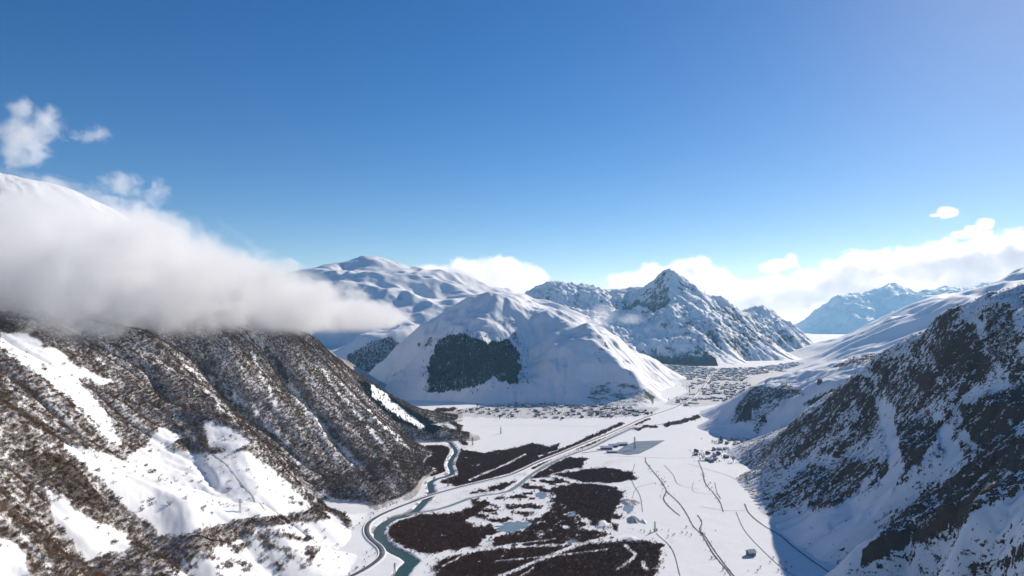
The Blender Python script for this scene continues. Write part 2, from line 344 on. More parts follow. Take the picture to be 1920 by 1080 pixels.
# ------------------------------------------------------------------ GROUND features, all drawn on the valley floor
ROAD = [(640,1088),(662,1080),(694,1062),(715,1043),(712,1027),(695,1012),(687,997),(692,981),(715,966),(750,951),(771,943),(806,930),(859,915),(912,902),(960,890),(1010,867),(1055,849),(1101,830),(1136,816),(1171,801),(1206,785),(1259,767),(1277,759),(1300,744),(1318,725),(1332,706),(1340,695)]
RIVER = [(748,1092),(752,1078),(762,1060),(774,1048),(752,1038),(726,1023),(711,1005),(714,987),(738,971),(772,962),(800,935),(809,920),(807,903),(828,894),(848,887),(843,871),(848,858),(855,846),(846,832),(838,820),(845,810),(838,801),(828,794),(838,783),(852,775),(864,767)]
TRIB = [(760,964),(820,954),(849,945),(888,931),(947,922),(969,910),(1000,886),(1040,864),(1080,848),(1110,838),(1150,818),(1190,800)]
THICK = [
 [(718,985),(745,973),(800,965),(850,963),(880,953),(908,938),(918,944),(895,964),(872,974),(892,990),(922,984),(928,1000),(905,1010),(900,1024),(860,1029),(805,1038),(765,1028),(737,1012),(722,1000)],
 [(820,1095),(815,1064),(828,1048),(885,1036),(960,1029),(1100,1021),(1200,1013),(1240,1020),(1236,1045),(1226,1095)],
 [(920,1010),(960,1000),(1000,1000),(1060,990),(1140,1000),(1152,1005),(1110,1016),(1040,1020),(960,1024),(925,1024)],
 [(1030,916),(1080,906),(1150,912),(1168,925),(1162,945),(1150,962),(1140,987),(1112,985),(1098,970),(1068,952),(1045,935)],
 [(1040,890),(1080,884),(1140,877),(1186,888),(1192,899),(1150,905),(1090,902)],
 [(990,898),(1018,876),(1058,859),(1098,860),(1088,876),(1040,887),(1010,896)],
 [(918,914),(948,905),(964,908),(955,920),(930,927),(916,922)],
 [(775,850),(800,836),(830,836),(862,842),(905,850),(935,845),(958,850),(1000,853),(1012,858),(985,872),(930,890),(900,898),(862,908),(830,905),(800,892),(780,880)],
 [(925,850),(975,838),(1000,832),(1030,838),(1048,832),(1050,842),(1022,850),(1000,858),(960,860)],
 [(845,906),(905,893),(960,876),(1000,862),(1010,866),(955,889),(905,901),(855,914)],
 [(1040,935),(1070,950),(1100,985),(1070,992),(1030,992),(1000,1000),(985,992),(1010,972),(1035,955)],
]
CLEAR = [([(870,1036),(960,1021),(1040,1011)], 3), ([(930,1052),(1040,1042),(1140,1030)], 3), ([(930,1084),(975,1066),(1035,1040),(1095,1019),(1160,1002)], 6),
         ([(1172,1022),(1190,1038),(1184,1050),(1158,1068)], 4), ([(830,1062),(870,1040)], 3), ([(880,900),(950,870),(985,852)], 3), ([(1205,1054),(1212,1068)], 5), ([(1000,1066),(960,1090)], 3)]
POOLS = [[(925,988),(945,979),(985,975),(1000,982),(985,992),(960,1000),(935,999)], [(1166,948),(1178,942),(1190,948),(1188,958),(1178,965),(1168,958)], [(1002,926),(1018,921),(1030,930),(1020,936),(1004,933)], [(1055,1016),(1075,1010),(1085,1014),(1070,1020)], [(1060,962),(1078,958),(1082,968),(1064,970)]]
YARD = [(1152,850),(1172,836),(1192,828),(1246,826),(1226,838),(1200,850),(1180,853)]
HEDGE = [([(960,884),(1010,862),(1060,842),(1100,824),(1136,808),(1165,795)], 5), ([(1000,878),(1050,858),(1100,838),(1140,820),(1180,800),(1215,785)], 5),
         ([(1250,797),(1280,790),(1308,782)], 6), ([(1320,797),(1345,788),(1366,781)], 5), ([(1195,806),(1210,800),(1230,800)], 4), ([(1150,812),(1190,803)],4), ([(845,792),(862,800),(856,818),(872,832)],6), ([(820,770),(850,768),(862,772)],7)]
def ground_z(x, y):
    x = np.asarray(x, float); y = np.asarray(y, float)
    return 0.8*fbm(x/140, y/140, 3, .5, 21) + 0.25*fbm(x/23, y/23, 2, .5, 25)
def thicket_at(px, py):
    """1 inside the brown thickets, by place on the floor (columns/rows of the floor as drawn)"""
    s = np.maximum((py-HY)/400, .05)
    wx = px + 17*s*fbm(px*.06, py*.14, 5, .65, 61); wy = py + 7*s*fbm(px*.06+31, py*.14, 5, .65, 66)
    m = np.zeros(px.shape)
    for p in THICK: m = np.maximum(m, in_poly(wx, wy, p)*1.0)
    holes = fbm(px*.045, py*.13, 4, .6, 71) + .35*fbm(px*.2, py*.5, 2, .6, 77)
    m *= 1 - sstep(.40, .48, holes)
    west = in_poly(px, py, [(880,930),(1040,905),(1170,905),(1180,1000),(1060,1010),(900,1005)])
    m *= 1 - west*sstep(.12, .24, holes)*(1-in_poly(px, py, THICK[3]))*(1-in_poly(px, py, THICK[0]))
    loose = in_poly(px, py, [(880,925),(1010,890),(1060,900),(1170,960),(1150,1010),(930,1015),(900,985)])
    m = np.maximum(m, loose*sstep(.10, .18, fbm(px*.03+7, py*.11, 4, .6, 91)))
    for ln, wd in HEDGE:
        d = dist_line(px, py, ln, 1.6)
        m = np.maximum(m, ((d < wd*(.75+.9*fbm(px*.09, py*.2, 3, .6, 83))))*1.0)
    for ln, wd in CLEAR:
        d = dist_line(px, py, ln, 2.0); m *= d > wd*(1+.5*fbm(px*.1, py*.1, 2, .5, 9))
    for ln, wd in ((RIVER, 17), (TRIB, 12), (ROAD, 9)):
        d = dist_line(px, py, ln, 2.0); m *= d > wd*s
    for p in POOLS: m *= ~in_poly(px, py, p)
    return m

# ------------------------------------------------------------------ GROUND sheet
cols = np.concatenate([[-12000,-7000,-4000,-2500,-1500,-800,-300,0,200,350,450], np.arange(520, 1640, 2.0), [1680,1750,1900,2200,3000,4500,8000,13000]])
gy = np.arange(1100, 640, -1.4)
rowsD = np.concatenate([[40,150,300,500,700,820], CAMZ*F/(gy-HY), [13000,18000,26000,40000,70000]])
PXg, Yg = np.meshgrid(cols, rowsD); Xg = (PXg-CX)/F*Yg; PYg = HY + CAMZ*F/Yg
def gw(pts): return [G(*p) for p in pts]
def smooth_line(pts, step):
    p = np.array(pts, float); p = np.vstack([2*p[0]-p[1], p, 2*p[-1]-p[-2]]); out = []
    for i in range(1, len(p)-2):
        n = max(2, int(np.hypot(*(p[i+1]-p[i]))/step))
        for t in np.linspace(0, 1, n, endpoint=False):
            out.append(.5*(2*p[i]+(p[i+1]-p[i-1])*t+(2*p[i-1]-5*p[i]+4*p[i+1]-p[i+2])*t*t+(3*p[i]-p[i-1]-3*p[i+1]+p[i+2])*t**3))
    out.append(p[-2]); return np.array(out)
RIV_W = smooth_line(gw(RIVER), 8); TRB_W = smooth_line(gw(TRIB), 10); ROAD_W = smooth_line(gw(ROAD), 8)
def near_line(x, y, line, lim):
    d = np.full(x.shape, 1e9)
    for k in range(0, len(line)-1, 3):
        j = min(k+3, len(line)-1); cx_, cy_ = (line[k]+line[j])/2; R = np.hypot(*(line[k]-line[j]))/2 + lim
        m = (np.abs(x-cx_) < R) & (np.abs(y-cy_) < R)
        if m.any(): d[m] = np.minimum(d[m], dist_line(x[m], y[m], [tuple(line[k]), tuple(line[j])]))
    return d
def river_w(y): return np.clip(8.5 - (y-1000)*.010, 4.0, 8.5)
def carve(x, y, z):
    d1 = near_line(x, y, RIV_W, 60); wv = river_w(y)*(1+.16*fbm(x/40, y/40, 2, .5, 7))
    d2 = near_line(x, y, TRB_W, 40); w2 = 5.0*(1+.25*fbm(x/45, y/45, 2, .5, 8))
    z = z - 3.6*(1-sstep(wv-3, wv+6, d1)); z = z - 2.6*(1-sstep(w2-3, w2+4, d2))
    return z
Zg = carve(Xg, Yg, ground_z(Xg, Yg))
thick = thicket_at(PXg.copy(), PYg.copy())
dirt = np.zeros_like(thick)
for ln, wd in HEDGE: dirt = np.maximum(dirt, .5*(1-sstep(wd*.6, wd*2.2, dist_line(PXg, PYg, ln, 2))))
dirt = np.maximum(dirt, .8*(1-sstep(8, 20, near_line(Xg, Yg, RIV_W, 40)))*(fbm(Xg/30, Yg/30, 3, .6, 5) > .05))
town_zone = poly_soft(PXg, PYg, [[(1210,690),(1240,676),(1345,690),(1420,690),(1500,690),(1430,720),(1390,750),(1300,765),(1240,757),(1290,735),(1270,712)], [(860,768),(930,757),(1060,757),(1240,764),(1220,778),(1120,785),(940,785),(870,782)]])
dirt = np.maximum(dirt, .50*town_zone)
dirt = np.maximum(dirt, (.30+.45*fbm(PXg*.02, PYg*.07, 4, .6, 201))*poly_soft(PXg, PYg, [[(860,925),(1000,880),(1180,860),(1200,900),(1190,1000),(1260,1010),(1240,1085),(800,1085),(740,960)]], 1, 14, .03))
dirt = np.maximum(dirt, (.05+.42*fbm(PXg*.012, PYg*.06, 4, .6, 207))*poly_soft(PXg, PYg, [[(1180,850),(1400,850),(1420,960),(1540,1080),(1240,1085)], [(860,790),(1180,790),(1040,845),(880,840)]], 1, 14, .03))
ny, nx = Xg.shape; idx = np.arange(ny*nx).reshape(ny, nx)
q = np.stack([idx[:-1, :-1], idx[:-1, 1:], idx[1:, 1:], idx[1:, :-1]], -1).reshape(-1, 4)
t = NT('valley_snow'); p = t.pos()
n1 = t.noise(p, .02, 5, .6); n2 = t.noise(t.mapping(p, (0, 0, .25), (.02, .15, .1)), 1, 5, .6); n3 = t.noise(p, .35, 4, .6)
snow = t.mix(n1, SNOW, SNOW2)
stub = t.ss(t.math('ADD', t.math('MULTIPLY', n2, .5), t.math('MULTIPLY', n3, .5)), .60, .72)
snow = t.mix(t.math('MULTIPLY', stub, .5), snow, (.34, .30, .25))
dv = t.ss(t.math('ADD', t.attr('dirt'), t.math('MULTIPLY', t.math('SUBTRACT', n3, .5), 1.5)), .42, .62)
snow = t.mix(t.math('MULTIPLY', dv, .8), snow, (.17, .13, .10))
tv = t.ss(t.math('ADD', t.attr('thick'), t.math('MULTIPLY', t.math('SUBTRACT', n3, .5), 1.5)), .42, .62)
colr = t.mix(tv, snow, t.mix(n3, (.100, .046, .021), (.160, .080, .040)))
t.bsdf(colr, .8, .12, t.bump(t.math('ADD', n3, n2), .5, .6))
ground = link('ground', mesh_np('ground', np.stack([Xg.ravel(), Yg.ravel(), Zg.ravel()], 1), q, t.m, {'thick': thick.ravel(), 'dirt': dirt.ravel()}))
tag(ground, kind='structure')

def surf(x, y): return carve(np.asarray(x, float), np.asarray(y, float), ground_z(x, y))
def strip(name, line, width, zf, dz, mat, depth=None, wn=0.0, kind='structure', seed=0):
    """ribbon along a plan line; depth gives it side faces"""
    p = np.asarray(line); d = np.gradient(p, axis=0); d /= np.linalg.norm(d, axis=1)[:, None]+1e-9; n = np.stack([-d[:, 1], d[:, 0]], 1)
    s = np.concatenate([[0], np.cumsum(np.linalg.norm(np.diff(p, axis=0), axis=1))])
    wd = (width(p[:, 1]) if callable(width) else np.full(len(p), width))
    wl = wd*(1+wn*fbm(s/14, s*0+seed, 4, .7, 3)); wr = wd*(1+wn*fbm(s/14, s*0+seed+9, 3, .6, 4))
    A = p + n*wl[:, None]; B = p - n*wr[:, None]
    z = np.asarray(zf(p[:, 0], p[:, 1])) + dz
    rows = [np.column_stack([A, z]), np.column_stack([p, z+.02]), np.column_stack([B, z])]
    if depth: rows = [np.column_stack([A+n*1.2, z-depth])] + rows + [np.column_stack([B-n*1.2, z-depth])]
    V = np.concatenate(rows); L = len(p); Q = []
    for r in range(len(rows)-1):
        a = np.arange(L-1)+r*L; Q.append(np.stack([a, a+1, a+1+L, a+L], 1))
    o = link(name, mesh_np(name, V, np.concatenate(Q), mat)); tag(o, kind=kind); return o
ZERO = lambda x, y: np.zeros(len(np.atleast_1d(x)))

# water
def water_mat(name, deep, shallow, scale):
    t = NT(name); p = t.pos(); n = t.noise(p, scale, 5, .6, .4)
    foam = t.ss(t.noise(p, scale*2.5, 5, .7), .66, .74)
    t.bsdf(t.mix(foam, t.mix(n, deep, shallow), (.55, .58, .57)), t.math('ADD', .32, t.math('MULTIPLY', foam, .5)), .3, t.bump(t.noise(p, scale*6, 4, .6), .25, .3)); return t.m
M_river = water_mat('river_water', (.012, .042, .030), (.035, .075, .056), .06)
M_trib = water_mat('grey_meltwater', (.16, .18, .17), (.30, .31, .29), .05)
M_pool = water_mat('pool_water', (.10, .17, .22), (.30, .37, .42), .05)
strip('river', RIV_W, lambda y: river_w(y)+3, ZERO, -1.7, M_river)
strip('river', TRB_W, 7.0, ZERO, -1.5, M_trib)
for pl in POOLS:
    c = np.array(gw(pl)); m = c.mean(0); V = []; nrm = 40
    cl = smooth_line(list(map(tuple, c))+[tuple(c[0])], 2)[:-1]
    cl = m + (cl-m)*(.80+.55*fbm(cl[:, 0]/11, cl[:, 1]/11, 3, .6, 13))[:, None]
    me = bpy.data.meshes.new('pool'); zz = float(ground_z(cl[:, 0], cl[:, 1]).max())+.25
    me.from_pydata([(a, b, zz) for a, b in cl], [], [list(range(len(cl)))]); me.materials.append(M_pool); tag(link('pool', me), kind='structure')

# roads and tracks
t = NT('asphalt'); p = t.pos(); n = t.noise(p, .08, 5, .6)
sn = t.ss(t.noise(t.mapping(p, (0, 0, -.5), (.03, .3, .3)), 1, 4, .6), .55, .75)
t.bsdf(t.mix(t.math('MULTIPLY', sn, .5), t.mix(n, (.045, .045, .047), (.10, .10, .10)), (.5, .5, .52)), .65, .3); M_asph = t.m
strip('road', ROAD_W, 3.7, ZERO, 1.1, M_asph, depth=3.0)
M_berm = plain('ploughed_snow', (.78, .79, .81), .8, .06, .2)
for sgn in (-1, 1):
    d = np.gradient(ROAD_W, axis=0); d /= np.linalg.norm(d, axis=1)[:, None]; nn = np.stack([-d[:, 1], d[:, 0]], 1)
    tag(strip('snow_bank', ROAD_W[:-30]+nn[:-30]*sgn*4.9, .8, ZERO, 1.5, M_berm, depth=1.6, wn=.5, seed=sgn), kind='structure')
M_track = plain('muddy_track', (.13, .115, .10), .85, .35, .08)
M_ditch = plain('ditch_scrub', (.14, .12, .105), .9, .5, .12)
def gtrack(pts, w, mat, name='track', wn=.35, dz=.45, seed=0): return strip(name, smooth_line(gw(pts), 6), w, surf, dz, mat, wn=wn, seed=seed)
gtrack([(1210,858),(1212,868),(1228,888),(1243,908),(1249,921),(1244,934),(1250,945),(1263,958),(1275,967)], 1.15, M_ditch, 'stream', 1.3)
gtrack([(1250,922),(1272,942),(1288,965),(1300,987),(1316,1003),(1334,1033),(1348,1052),(1362,1068),(1375,1088)], 1.0, M_ditch, 'stream', 1.4, seed=4)
gtrack([(1310,866),(1318,886),(1322,905),(1338,925),(1350,942),(1356,960)], 1.0, M_ditch, 'stream', 1.3, seed=7)
gtrack([(1308,966),(1316,980),(1312,994),(1322,1006),(1338,1030),(1356,1055),(1382,1088)], 1.0, M_ditch, 'stream', 1.5, seed=8)
gtrack([(1140,855),(1200,857),(1260,859),(1305,858)], 0.7, M_ditch, 'track', .9, seed=9)  # field boundary wall, not a track, drawn as a flat ribbon
gtrack([(1170,803),(1206,801),(1277,788),(1312,777),(1347,767),(1366,756),(1356,748),(1330,742)], 2.2, M_track, wn=.6)
gtrack([(1396,945),(1405,963),(1430,984),(1462,1004),(1488,1026),(1520,1050),(1556,1074)], 1.2, M_track, wn=.8, seed=3)
gtrack([(1340,905),(1345,925),(1352,936)], .6, M_track, seed=5)
gtrack([(1245,872),(1262,890),(1272,908),(1310,918)], .5, M_track, seed=6)
gtrack([(1300,905),(1298,918),(1310,925),(1350,928)], .4, M_track, seed=16)
gtrack([(1312,950),(1360,957),(1398,958)], .5, M_track, seed=17)
gtrack([(1230,1000),(1260,1030),(1275,1080)], .6, M_track, seed=31)
gtrack([(1380,960),(1400,1000),(1460,1060),(1500,1085)], .5, M_track, seed=32)
gtrack([(1190,870),(1185,900),(1200,930),(1205,960)], .5, M_track, seed=33)
gtrack([(1290,870),(1360,890),(1380,900)], .5, M_track, seed=34)
gtrack([(1230,905),(1195,915),(1185,935)], .4, M_track, seed=35)
gtrack([(900,800),(980,797),(1100,800),(1160,797)], .6, M_track, seed=36)
gtrack([(1090,850),(1120,846),(1150,843)], 2.0, M_track, seed=18)
gtrack([(900,906),(960,880),(1010,859)], 1.3, M_track, seed=19)
t = NT('paved_yard'); p = t.pos(); n = t.noise(t.mapping(p, (0, 0, .3), (.01, .12, .1)), 1, 4, .6)
t.bsdf(t.mix(t.ss(n, .42, .62), (.10, .14, .18), (.22, .27, .32)), .5, .3)
me = bpy.data.meshes.new('paved_yard'); c = gw(YARD); me.from_pydata([(a, b, .9) for a, b in c]+[(a, b, -1) for a, b in c], [], [list(range(len(c)))]+[[i, (i+1) % len(c), (i+1) % len(c)+len(c), i+len(c)] for i in range(len(c))]); me.materials.append(t.m)
tag(link('paved_yard', me), kind='structure')

# ------------------------------------------------------------------ MOUNTAINS
# left hillside: woods cover it except on these snow areas
SN_L = [[(0,625),(50,625),(75,640),(112,690),(152,722),(190,762),(215,800),(228,832),(205,832),(188,802),(158,772),(118,737),(68,702),(30,668),(0,655)],
 [(45,648),(110,655),(132,672),(152,690),(216,716),(195,722),(150,707),(140,730),(118,720),(95,690),(70,670)],
 [(120,835),(172,842),(230,862),(265,840),(290,836),(330,846),(400,852),(438,845),(470,850),(500,870),(540,905),(570,935),(587,965),(560,988),(500,997),(400,1003),(340,1013),(300,1016),(290,990),(243,960),(215,930),(188,900),(160,872),(130,852)],
 [(80,912),(110,932),(150,965),(200,985),(235,1000),(250,1030),(200,1040),(160,1055),(145,1030),(130,1005),(105,985),(95,950)],
 [(-40,1000),(30,1015),(50,1050),(58,1095),(-40,1095)],
 [(540,880),(575,905),(620,935),(665,945),(640,962),(600,950),(570,920)],
 [(690,716),(725,738),(765,775),(800,800),(790,808),(745,782),(700,747)],
 [(270,840),(300,800),(345,820),(300,850)], [(380,790),(430,800),(470,830),(430,850),(390,830)],
 [(565,985),(640,972),(700,985),(690,1000),(712,1045),(650,1095),(560,1095),(600,1030)], [(600,960),(650,950),(700,955),(700,985),(640,990)]]
LN_L = [([(345,690),(420,725),(475,770),(520,818),(560,868)], 5), ([(545,722),(572,772),(605,805),(650,850),(690,892)], 7), ([(270,655),(330,700),(400,745),(440,790)], 3), ([(20,668),(95,715),(150,770),(200,820)], 4), ([(640,720),(690,770),(740,815),(775,850)], 4), ([(590,680),(640,740),(690,800),(730,850)], 4), ([(470,660),(500,720),(520,770)], 4)]
LOW_L = [(330,1095),(345,1050),(420,1022),(560,985),(640,970),(700,985),(720,1045),(660,1095)]
def veg_left(px, py, z):
    wx = px + 10*fbm(px*.04, py*.04, 4, .6, 31); wy = py + 8*fbm(px*.04+20, py*.04, 4, .6, 36)
    # streaks run down the fall line (towards lower right)
    a = (px*.62+py*.78); b = (px*.78-py*.62)
    st = fbm(a*.007, b*.045, 4, .6, 41); fine = fbm(px*.11, py*.11, 3, .6, 46)
    v = .78 + .55*st + .25*fine
    snow = np.zeros(px.shape)
    for p in SN_L: snow = np.maximum(snow, in_poly(wx, wy, p)*1.0)
    for ln, wd in LN_L:
        d = dist_line(wx, wy, ln); snow = np.maximum(snow, (.52+.6*fine)*(1-sstep(wd*.3, wd*1.2, d)))
    clump = sstep(.36, .5, fbm(px*.03+5, py*.045, 3, .55, 51))
    v = v*(1-snow) + snow*clump*.55
    low = in_poly(wx, wy, LOW_L)
    v = np.where(low & (snow < .5), .15+.9*sstep(0, .3, fbm(px*.035, py*.06, 3, .6, 54)), v)
    trackside = (dist_line(px, py+6, [(190,1086),(300,1054),(400,1021),(470,998)]) < 10) | (dist_line(px, py, [(440,985),(520,978),(590,965),(610,940)]) < 9) | (dist_line(px, py, [(600,945),(640,965),(655,985)]) < 7) | (dist_line(px, py, [(300,1012),(340,1010),(430,990)]) < 7)
    v = np.where(trackside, .85, v); v = np.maximum(v, .10+.18*(fine > -.1))
    return np.clip(v, 0, 1)
fine_rough = lambda a, wl, s: (lambda x, y, z: a*fbm(x/wl, y/wl, 4, .6, s, True)*np.clip(z/30, 0, 1))
X, Y, Z, Q = fan_grid(-340, 900, 3.0, 330, 3250, 470, rel_L, fine_rough(2.2, 34, 101))
px, py = proj(X, Y, Z); vg = veg_left(px, py, Z)
hi = sstep(400, 480, Z + 25*fbm(X/120, Y/120, 3, .5, 4))              # open snowfields above the woods
crag = poly_soft(px, py, [[(20,840),(110,850),(150,880),(190,930),(205,960),(160,950),(120,930),(80,900)], [(560,880),(600,910),(620,950),(590,940)], [(530,860),(560,870),(600,930),(575,925)]], .55)
M_left = mountain_mat('wooded_slope', (.045, .034, .026), (.13, .10, .075), .09, -.7, .50, .74, .42, (.155, .100, .056), (.7, 2.0))
rockL = (crag + .10*vg)*(1-hi) - .5*hi
left_hill = tag(link('left_hillside', mesh_np('left_hillside', np.stack([X, Y, Z], 1), Q, M_left, {'rock': rockL, 'veg': vg*(1-hi)})), kind='structure')

# right crags
RK = [([(1850,580),(1895,575),(1905,640),(1888,690),(1862,680),(1848,640)], .25), ([(1800,600),(1830,605),(1852,680),(1840,722),(1800,705),(1768,690),(1750,660)], .54),
 ([(1800,765),(1850,740),(1940,715),(1940,770),(1890,795),(1940,830),(1940,885),(1890,885),(1870,850),(1830,835),(1812,800)], .68),
 ([(1795,890),(1832,840),(1875,850),(1892,900),(1850,942),(1800,985),(1760,1002),(1680,1032),(1612,1058),(1618,1030),(1650,1000),(1690,960),(1742,920)], .64),
 ([(1678,790),(1720,783),(1768,790),(1752,830),(1722,872),(1700,872),(1685,830)], .64), ([(1838,952),(1880,885),(1915,898),(1902,930),(1862,952)], .64),
 ([(1362,896),(1390,860),(1440,830),(1500,780),(1560,738),(1610,695),(1645,720),(1592,762),(1542,812),(1522,852),(1470,882),(1400,898)], .50),
 ([(1435,950),(1480,903),(1520,868),(1562,880),(1530,930),(1490,942),(1440,968)], .58), ([(1512,948),(1540,888),(1602,858),(1642,880),(1600,930),(1570,946),(1520,957)], .58),
 ([(1870,1065),(1895,1035),(1920,1025),(1920,1045),(1890,1062)], .6)]
def rock_right(px, py):
    base = .36 + .36*fbm(px*.02, py*.02, 3, .5, 111)
    lower = in_poly(px, py, [(1380,905),(1420,960),(1500,1000),(1600,930),(1650,1000),(1760,1000),(1850,945),(1960,900),(2200,800),(2200,1200),(1350,1200)])
    foot = in_poly(px, py, [(1370,900),(1440,970),(1520,960),(1600,950),(1640,990),(1600,1100),(1340,1100)])
    base = np.where(lower, .02, base); base = np.where(foot, .06, base)
    gul = dist_line(px, py, [(1660,760),(1675,830),(1680,880),(1650,930),(1600,960)]) < 14+8*fbm(px*.05, py*.05, 2, .5, 2)
    gul |= dist_line(px, py, [(1760,790),(1790,860),(1740,890),(1700,920),(1640,960)]) < 14+9*fbm(px*.05, py*.05, 2, .5, 3)
    gul |= dist_line(px, py, [(1860,890),(1840,930),(1800,990)]) < 8
    base = np.where(gul, .03, base)
    wx = px + 9*fbm(px*.06, py*.06, 4, .65, 121); wy = py + 9*fbm(px*.06+20, py*.06, 4, .65, 126)
    for p, v in RK: base = np.where(in_poly(wx, wy, p), v, base)
    return base
def crag_detail(x, y, z):
    px, py = proj(x, y, z); r = np.clip(rock_right(px, py), 0, 1)
    return np.clip(z/40, 0, 1)*(1.0*fbm(x/40, y/40, 3, .5, 131) + r*(9.0*fbm(x/50, y/36, 5, .6, 133, True) + 4.0*fbm(x/14, y/12, 3, .6, 137, True)))
X, Y, Z, Q = fan_grid(1325, 2160, 2.4, 470, 2200, 430, rel_R, crag_detail)
px, py = proj(X, Y, Z)
M_right = mountain_mat('snowy_crag', (.050, .028, .018), (.125, .075, .048), .12, .75, .36, .78, 1.2, None, (1.0, 3.0), .05, .42)
right_hill = tag(link('right_hillside', mesh_np('right_hillside', np.stack([X, Y, Z], 1), Q, M_right, {'rock': rock_right(px, py), 'veg': np.zeros(len(X))})), kind='structure')

# knoll
X, Y, Z, Q = fan_grid(1290, 1800, 2.5, 1650, 3050, 230, rel_K, fine_rough(5.0, 45, 141))
px, py = proj(X, Y, Z)
KN_DARK = [[(1372,795),(1385,758),(1400,733),(1425,722),(1455,728),(1480,720),(1506,738),(1478,748),(1440,752),(1412,765),(1402,785)], [(1408,810),(1425,790),(1432,775),(1440,785),(1424,812)]]
rk = .12 + .46*poly_soft(px, py, KN_DARK, 1, 12, .08) + .40*poly_soft(px, py, [[(1380,790),(1400,755),(1470,750),(1430,790),(1410,800)], [(1500,760),(1560,730),(1600,720),(1560,760)]])
M_knoll = mountain_mat('knoll_snow', (.035, .03, .025), (.10, .08, .06), .08, .6, .45, .74, .8, None, (.8, 2.0))
tag(link('knoll', mesh_np('knoll', np.stack([X, Y, Z], 1), Q, M_knoll, {'rock': rk, 'veg': rk*0})), kind='structure')

# heart-wood mountain
X, Y, Z, Q = fan_grid(600, 1320, 2.6, 2740, 5550, 300, rel_H, fine_rough(7.0, 90, 151))
px, py = proj(X, Y, Z)
rk = .10 + .40*poly_soft(px, py, [[(1100,750),(1110,725),(1150,715),(1190,720),(1228,745),(1225,768),(1140,768)], [(1115,660),(1135,640),(1140,655),(1122,680)], [(950,600),(965,600),(975,650),(960,640)], [(780,645),(820,628),(815,640),(790,655)], [(920,590),(945,600),(930,615)]], 1, 8, .05) + .3*(dist_line(px, py, [(1140,645),(1175,690),(1215,730),(1230,755)]) < 6) + .16*fbm(px*.03, py*.03, 3, .6, 9)
M_heart = mountain_mat('open_snowfield', (.05, .045, .04), (.14, .12, .10), .03, .9, .40, .66, .55, None, (.8, 4.0))
tag(link('heart_wood_mountain', mesh_np('heart_wood_mountain', np.stack([X, Y, Z], 1), Q, M_heart, {'rock': rk, 'veg': rk*0})), kind='structure')

# white dome
X, Y, Z, Q = fan_grid(380, 1100, 3.2, 3550, 7700, 250, rel_D)
px, py = proj(X, Y, Z); rk = -.15 + .55*poly_soft(px, py, [[(645,705),(652,670),(690,645),(735,632),(745,645),(735,665),(705,690),(680,705)], [(790,580),(815,570),(800,595),(780,610)]], 1, 8, .05)
M_dome = mountain_mat('smooth_snow', (.05, .05, .05), (.13, .12, .11), .012, .5, .30, .55, .35, None, (.5, 5.0))
tag(link('white_dome_mountain', mesh_np('white_dome_mountain', np.stack([X, Y, Z], 1), Q, M_dome, {'rock': rk, 'veg': rk*0})), kind='structure')

# sharp peak
X, Y, Z, Q = fan_grid(900, 1640, 2.0, 5150, 9300, 340, rel_P, lambda x, y, z: np.clip(z/150, 0, 1)*(48*fbm(x/240, y/240, 5, .62, 161, True)+18*fbm(x/50, y/50, 3, .6, 165, True)))
px, py = proj(X, Y, Z)
rk = .16 + .20*in_poly(px, py, [(1190,590),(1260,560),(1330,560),(1420,590),(1540,655),(1400,690),(1340,690),(1290,640),(1200,640)]) + .10*in_poly(px, py, [(970,570),(1000,535),(1150,545),(1250,505),(1300,545),(1190,590)]) - .35*in_poly(px, py, [(1195,612),(1230,600),(1250,620),(1240,645),(1200,648)]) + .2*fbm(px*.02, py*.02, 3, .6, 12)
M_peak = mountain_mat('rocky_peak', (.05, .045, .042), (.13, .115, .10), .030, .8, .42, .76, 1.0, None, (1.0, 8.0), .10, .42)
tag(link('sharp_peak_mountain', mesh_np('sharp_peak_mountain', np.stack([X, Y, Z], 1), Q, M_peak, {'rock': rk, 'veg': rk*0})), kind='structure')

for nm, rel, args, amp in (('white_slope', rel_A, (1400, 2250, 4, 2600, 5800, 200), 5), ('far_slope', rel_B, (1480, 2250, 5, 4900, 8900, 150), 8), ('distant_range', rel_C, (1380, 2200, 3, 15600, 22500, 220), 110)):
    X, Y, Z, Q = fan_grid(*args, rel, (lambda a: lambda x, y, z: np.clip(z/150, 0, 1)*a*fbm(x/260, y/260, 4, .6, 171, True))(amp))
    rk = np.full(len(X), -.12)
    tag(link(nm, mesh_np(nm, np.stack([X, Y, Z], 1), Q, M_dome, {'rock': rk, 'veg': rk*0})), kind='structure')

# ------------------------------------------------------------------ VEGETATION
def leafless(n_main, n_twig, h, spread, wid, seed):
    r = random.Random(seed); V = []; Fc = []
    def blade(a, b, wd):
        a = Vector(a); b = Vector(b); d = (b-a); s = d.cross(Vector((r.uniform(-1, 1), r.uniform(-1, 1), r.uniform(-.3, .3))))
        s = s.normalized()*wd if s.length > 1e-6 else Vector((wd, 0, 0)); k = len(V)
        V.extend([a-s, a+s, b+s*.35, b-s*.35]); Fc.append((k, k+1, k+2, k+3))
    tips = []
    for i in range(n_main):
        a = 2*math.pi*i/n_main + r.uniform(-.4, .4); rr = spread*math.sqrt(r.uniform(.05, 1)); hh = h*r.uniform(.6, 1)*(1-.35*(rr/spread)**2)
        m = (math.cos(a)*rr*.45, math.sin(a)*rr*.45, hh*.45); e = (math.cos(a)*rr, math.sin(a)*rr, hh)
        blade((math.cos(a)*.1, math.sin(a)*.1, -.4), m, wid*1.6); blade(m, e, wid); tips += [(m, e)]
    for i in range(n_twig):
        m, e = r.choice(tips); f = r.uniform(.1, 1); b = Vector(m).lerp(Vector(e), f)
        d = Vector((r.gauss(0, 1), r.gauss(0, 1), abs(r.gauss(.5, .6)))).normalized()*h*r.uniform(.15, .32)
        blade(b, b+d, wid*.9)
    return V, Fc
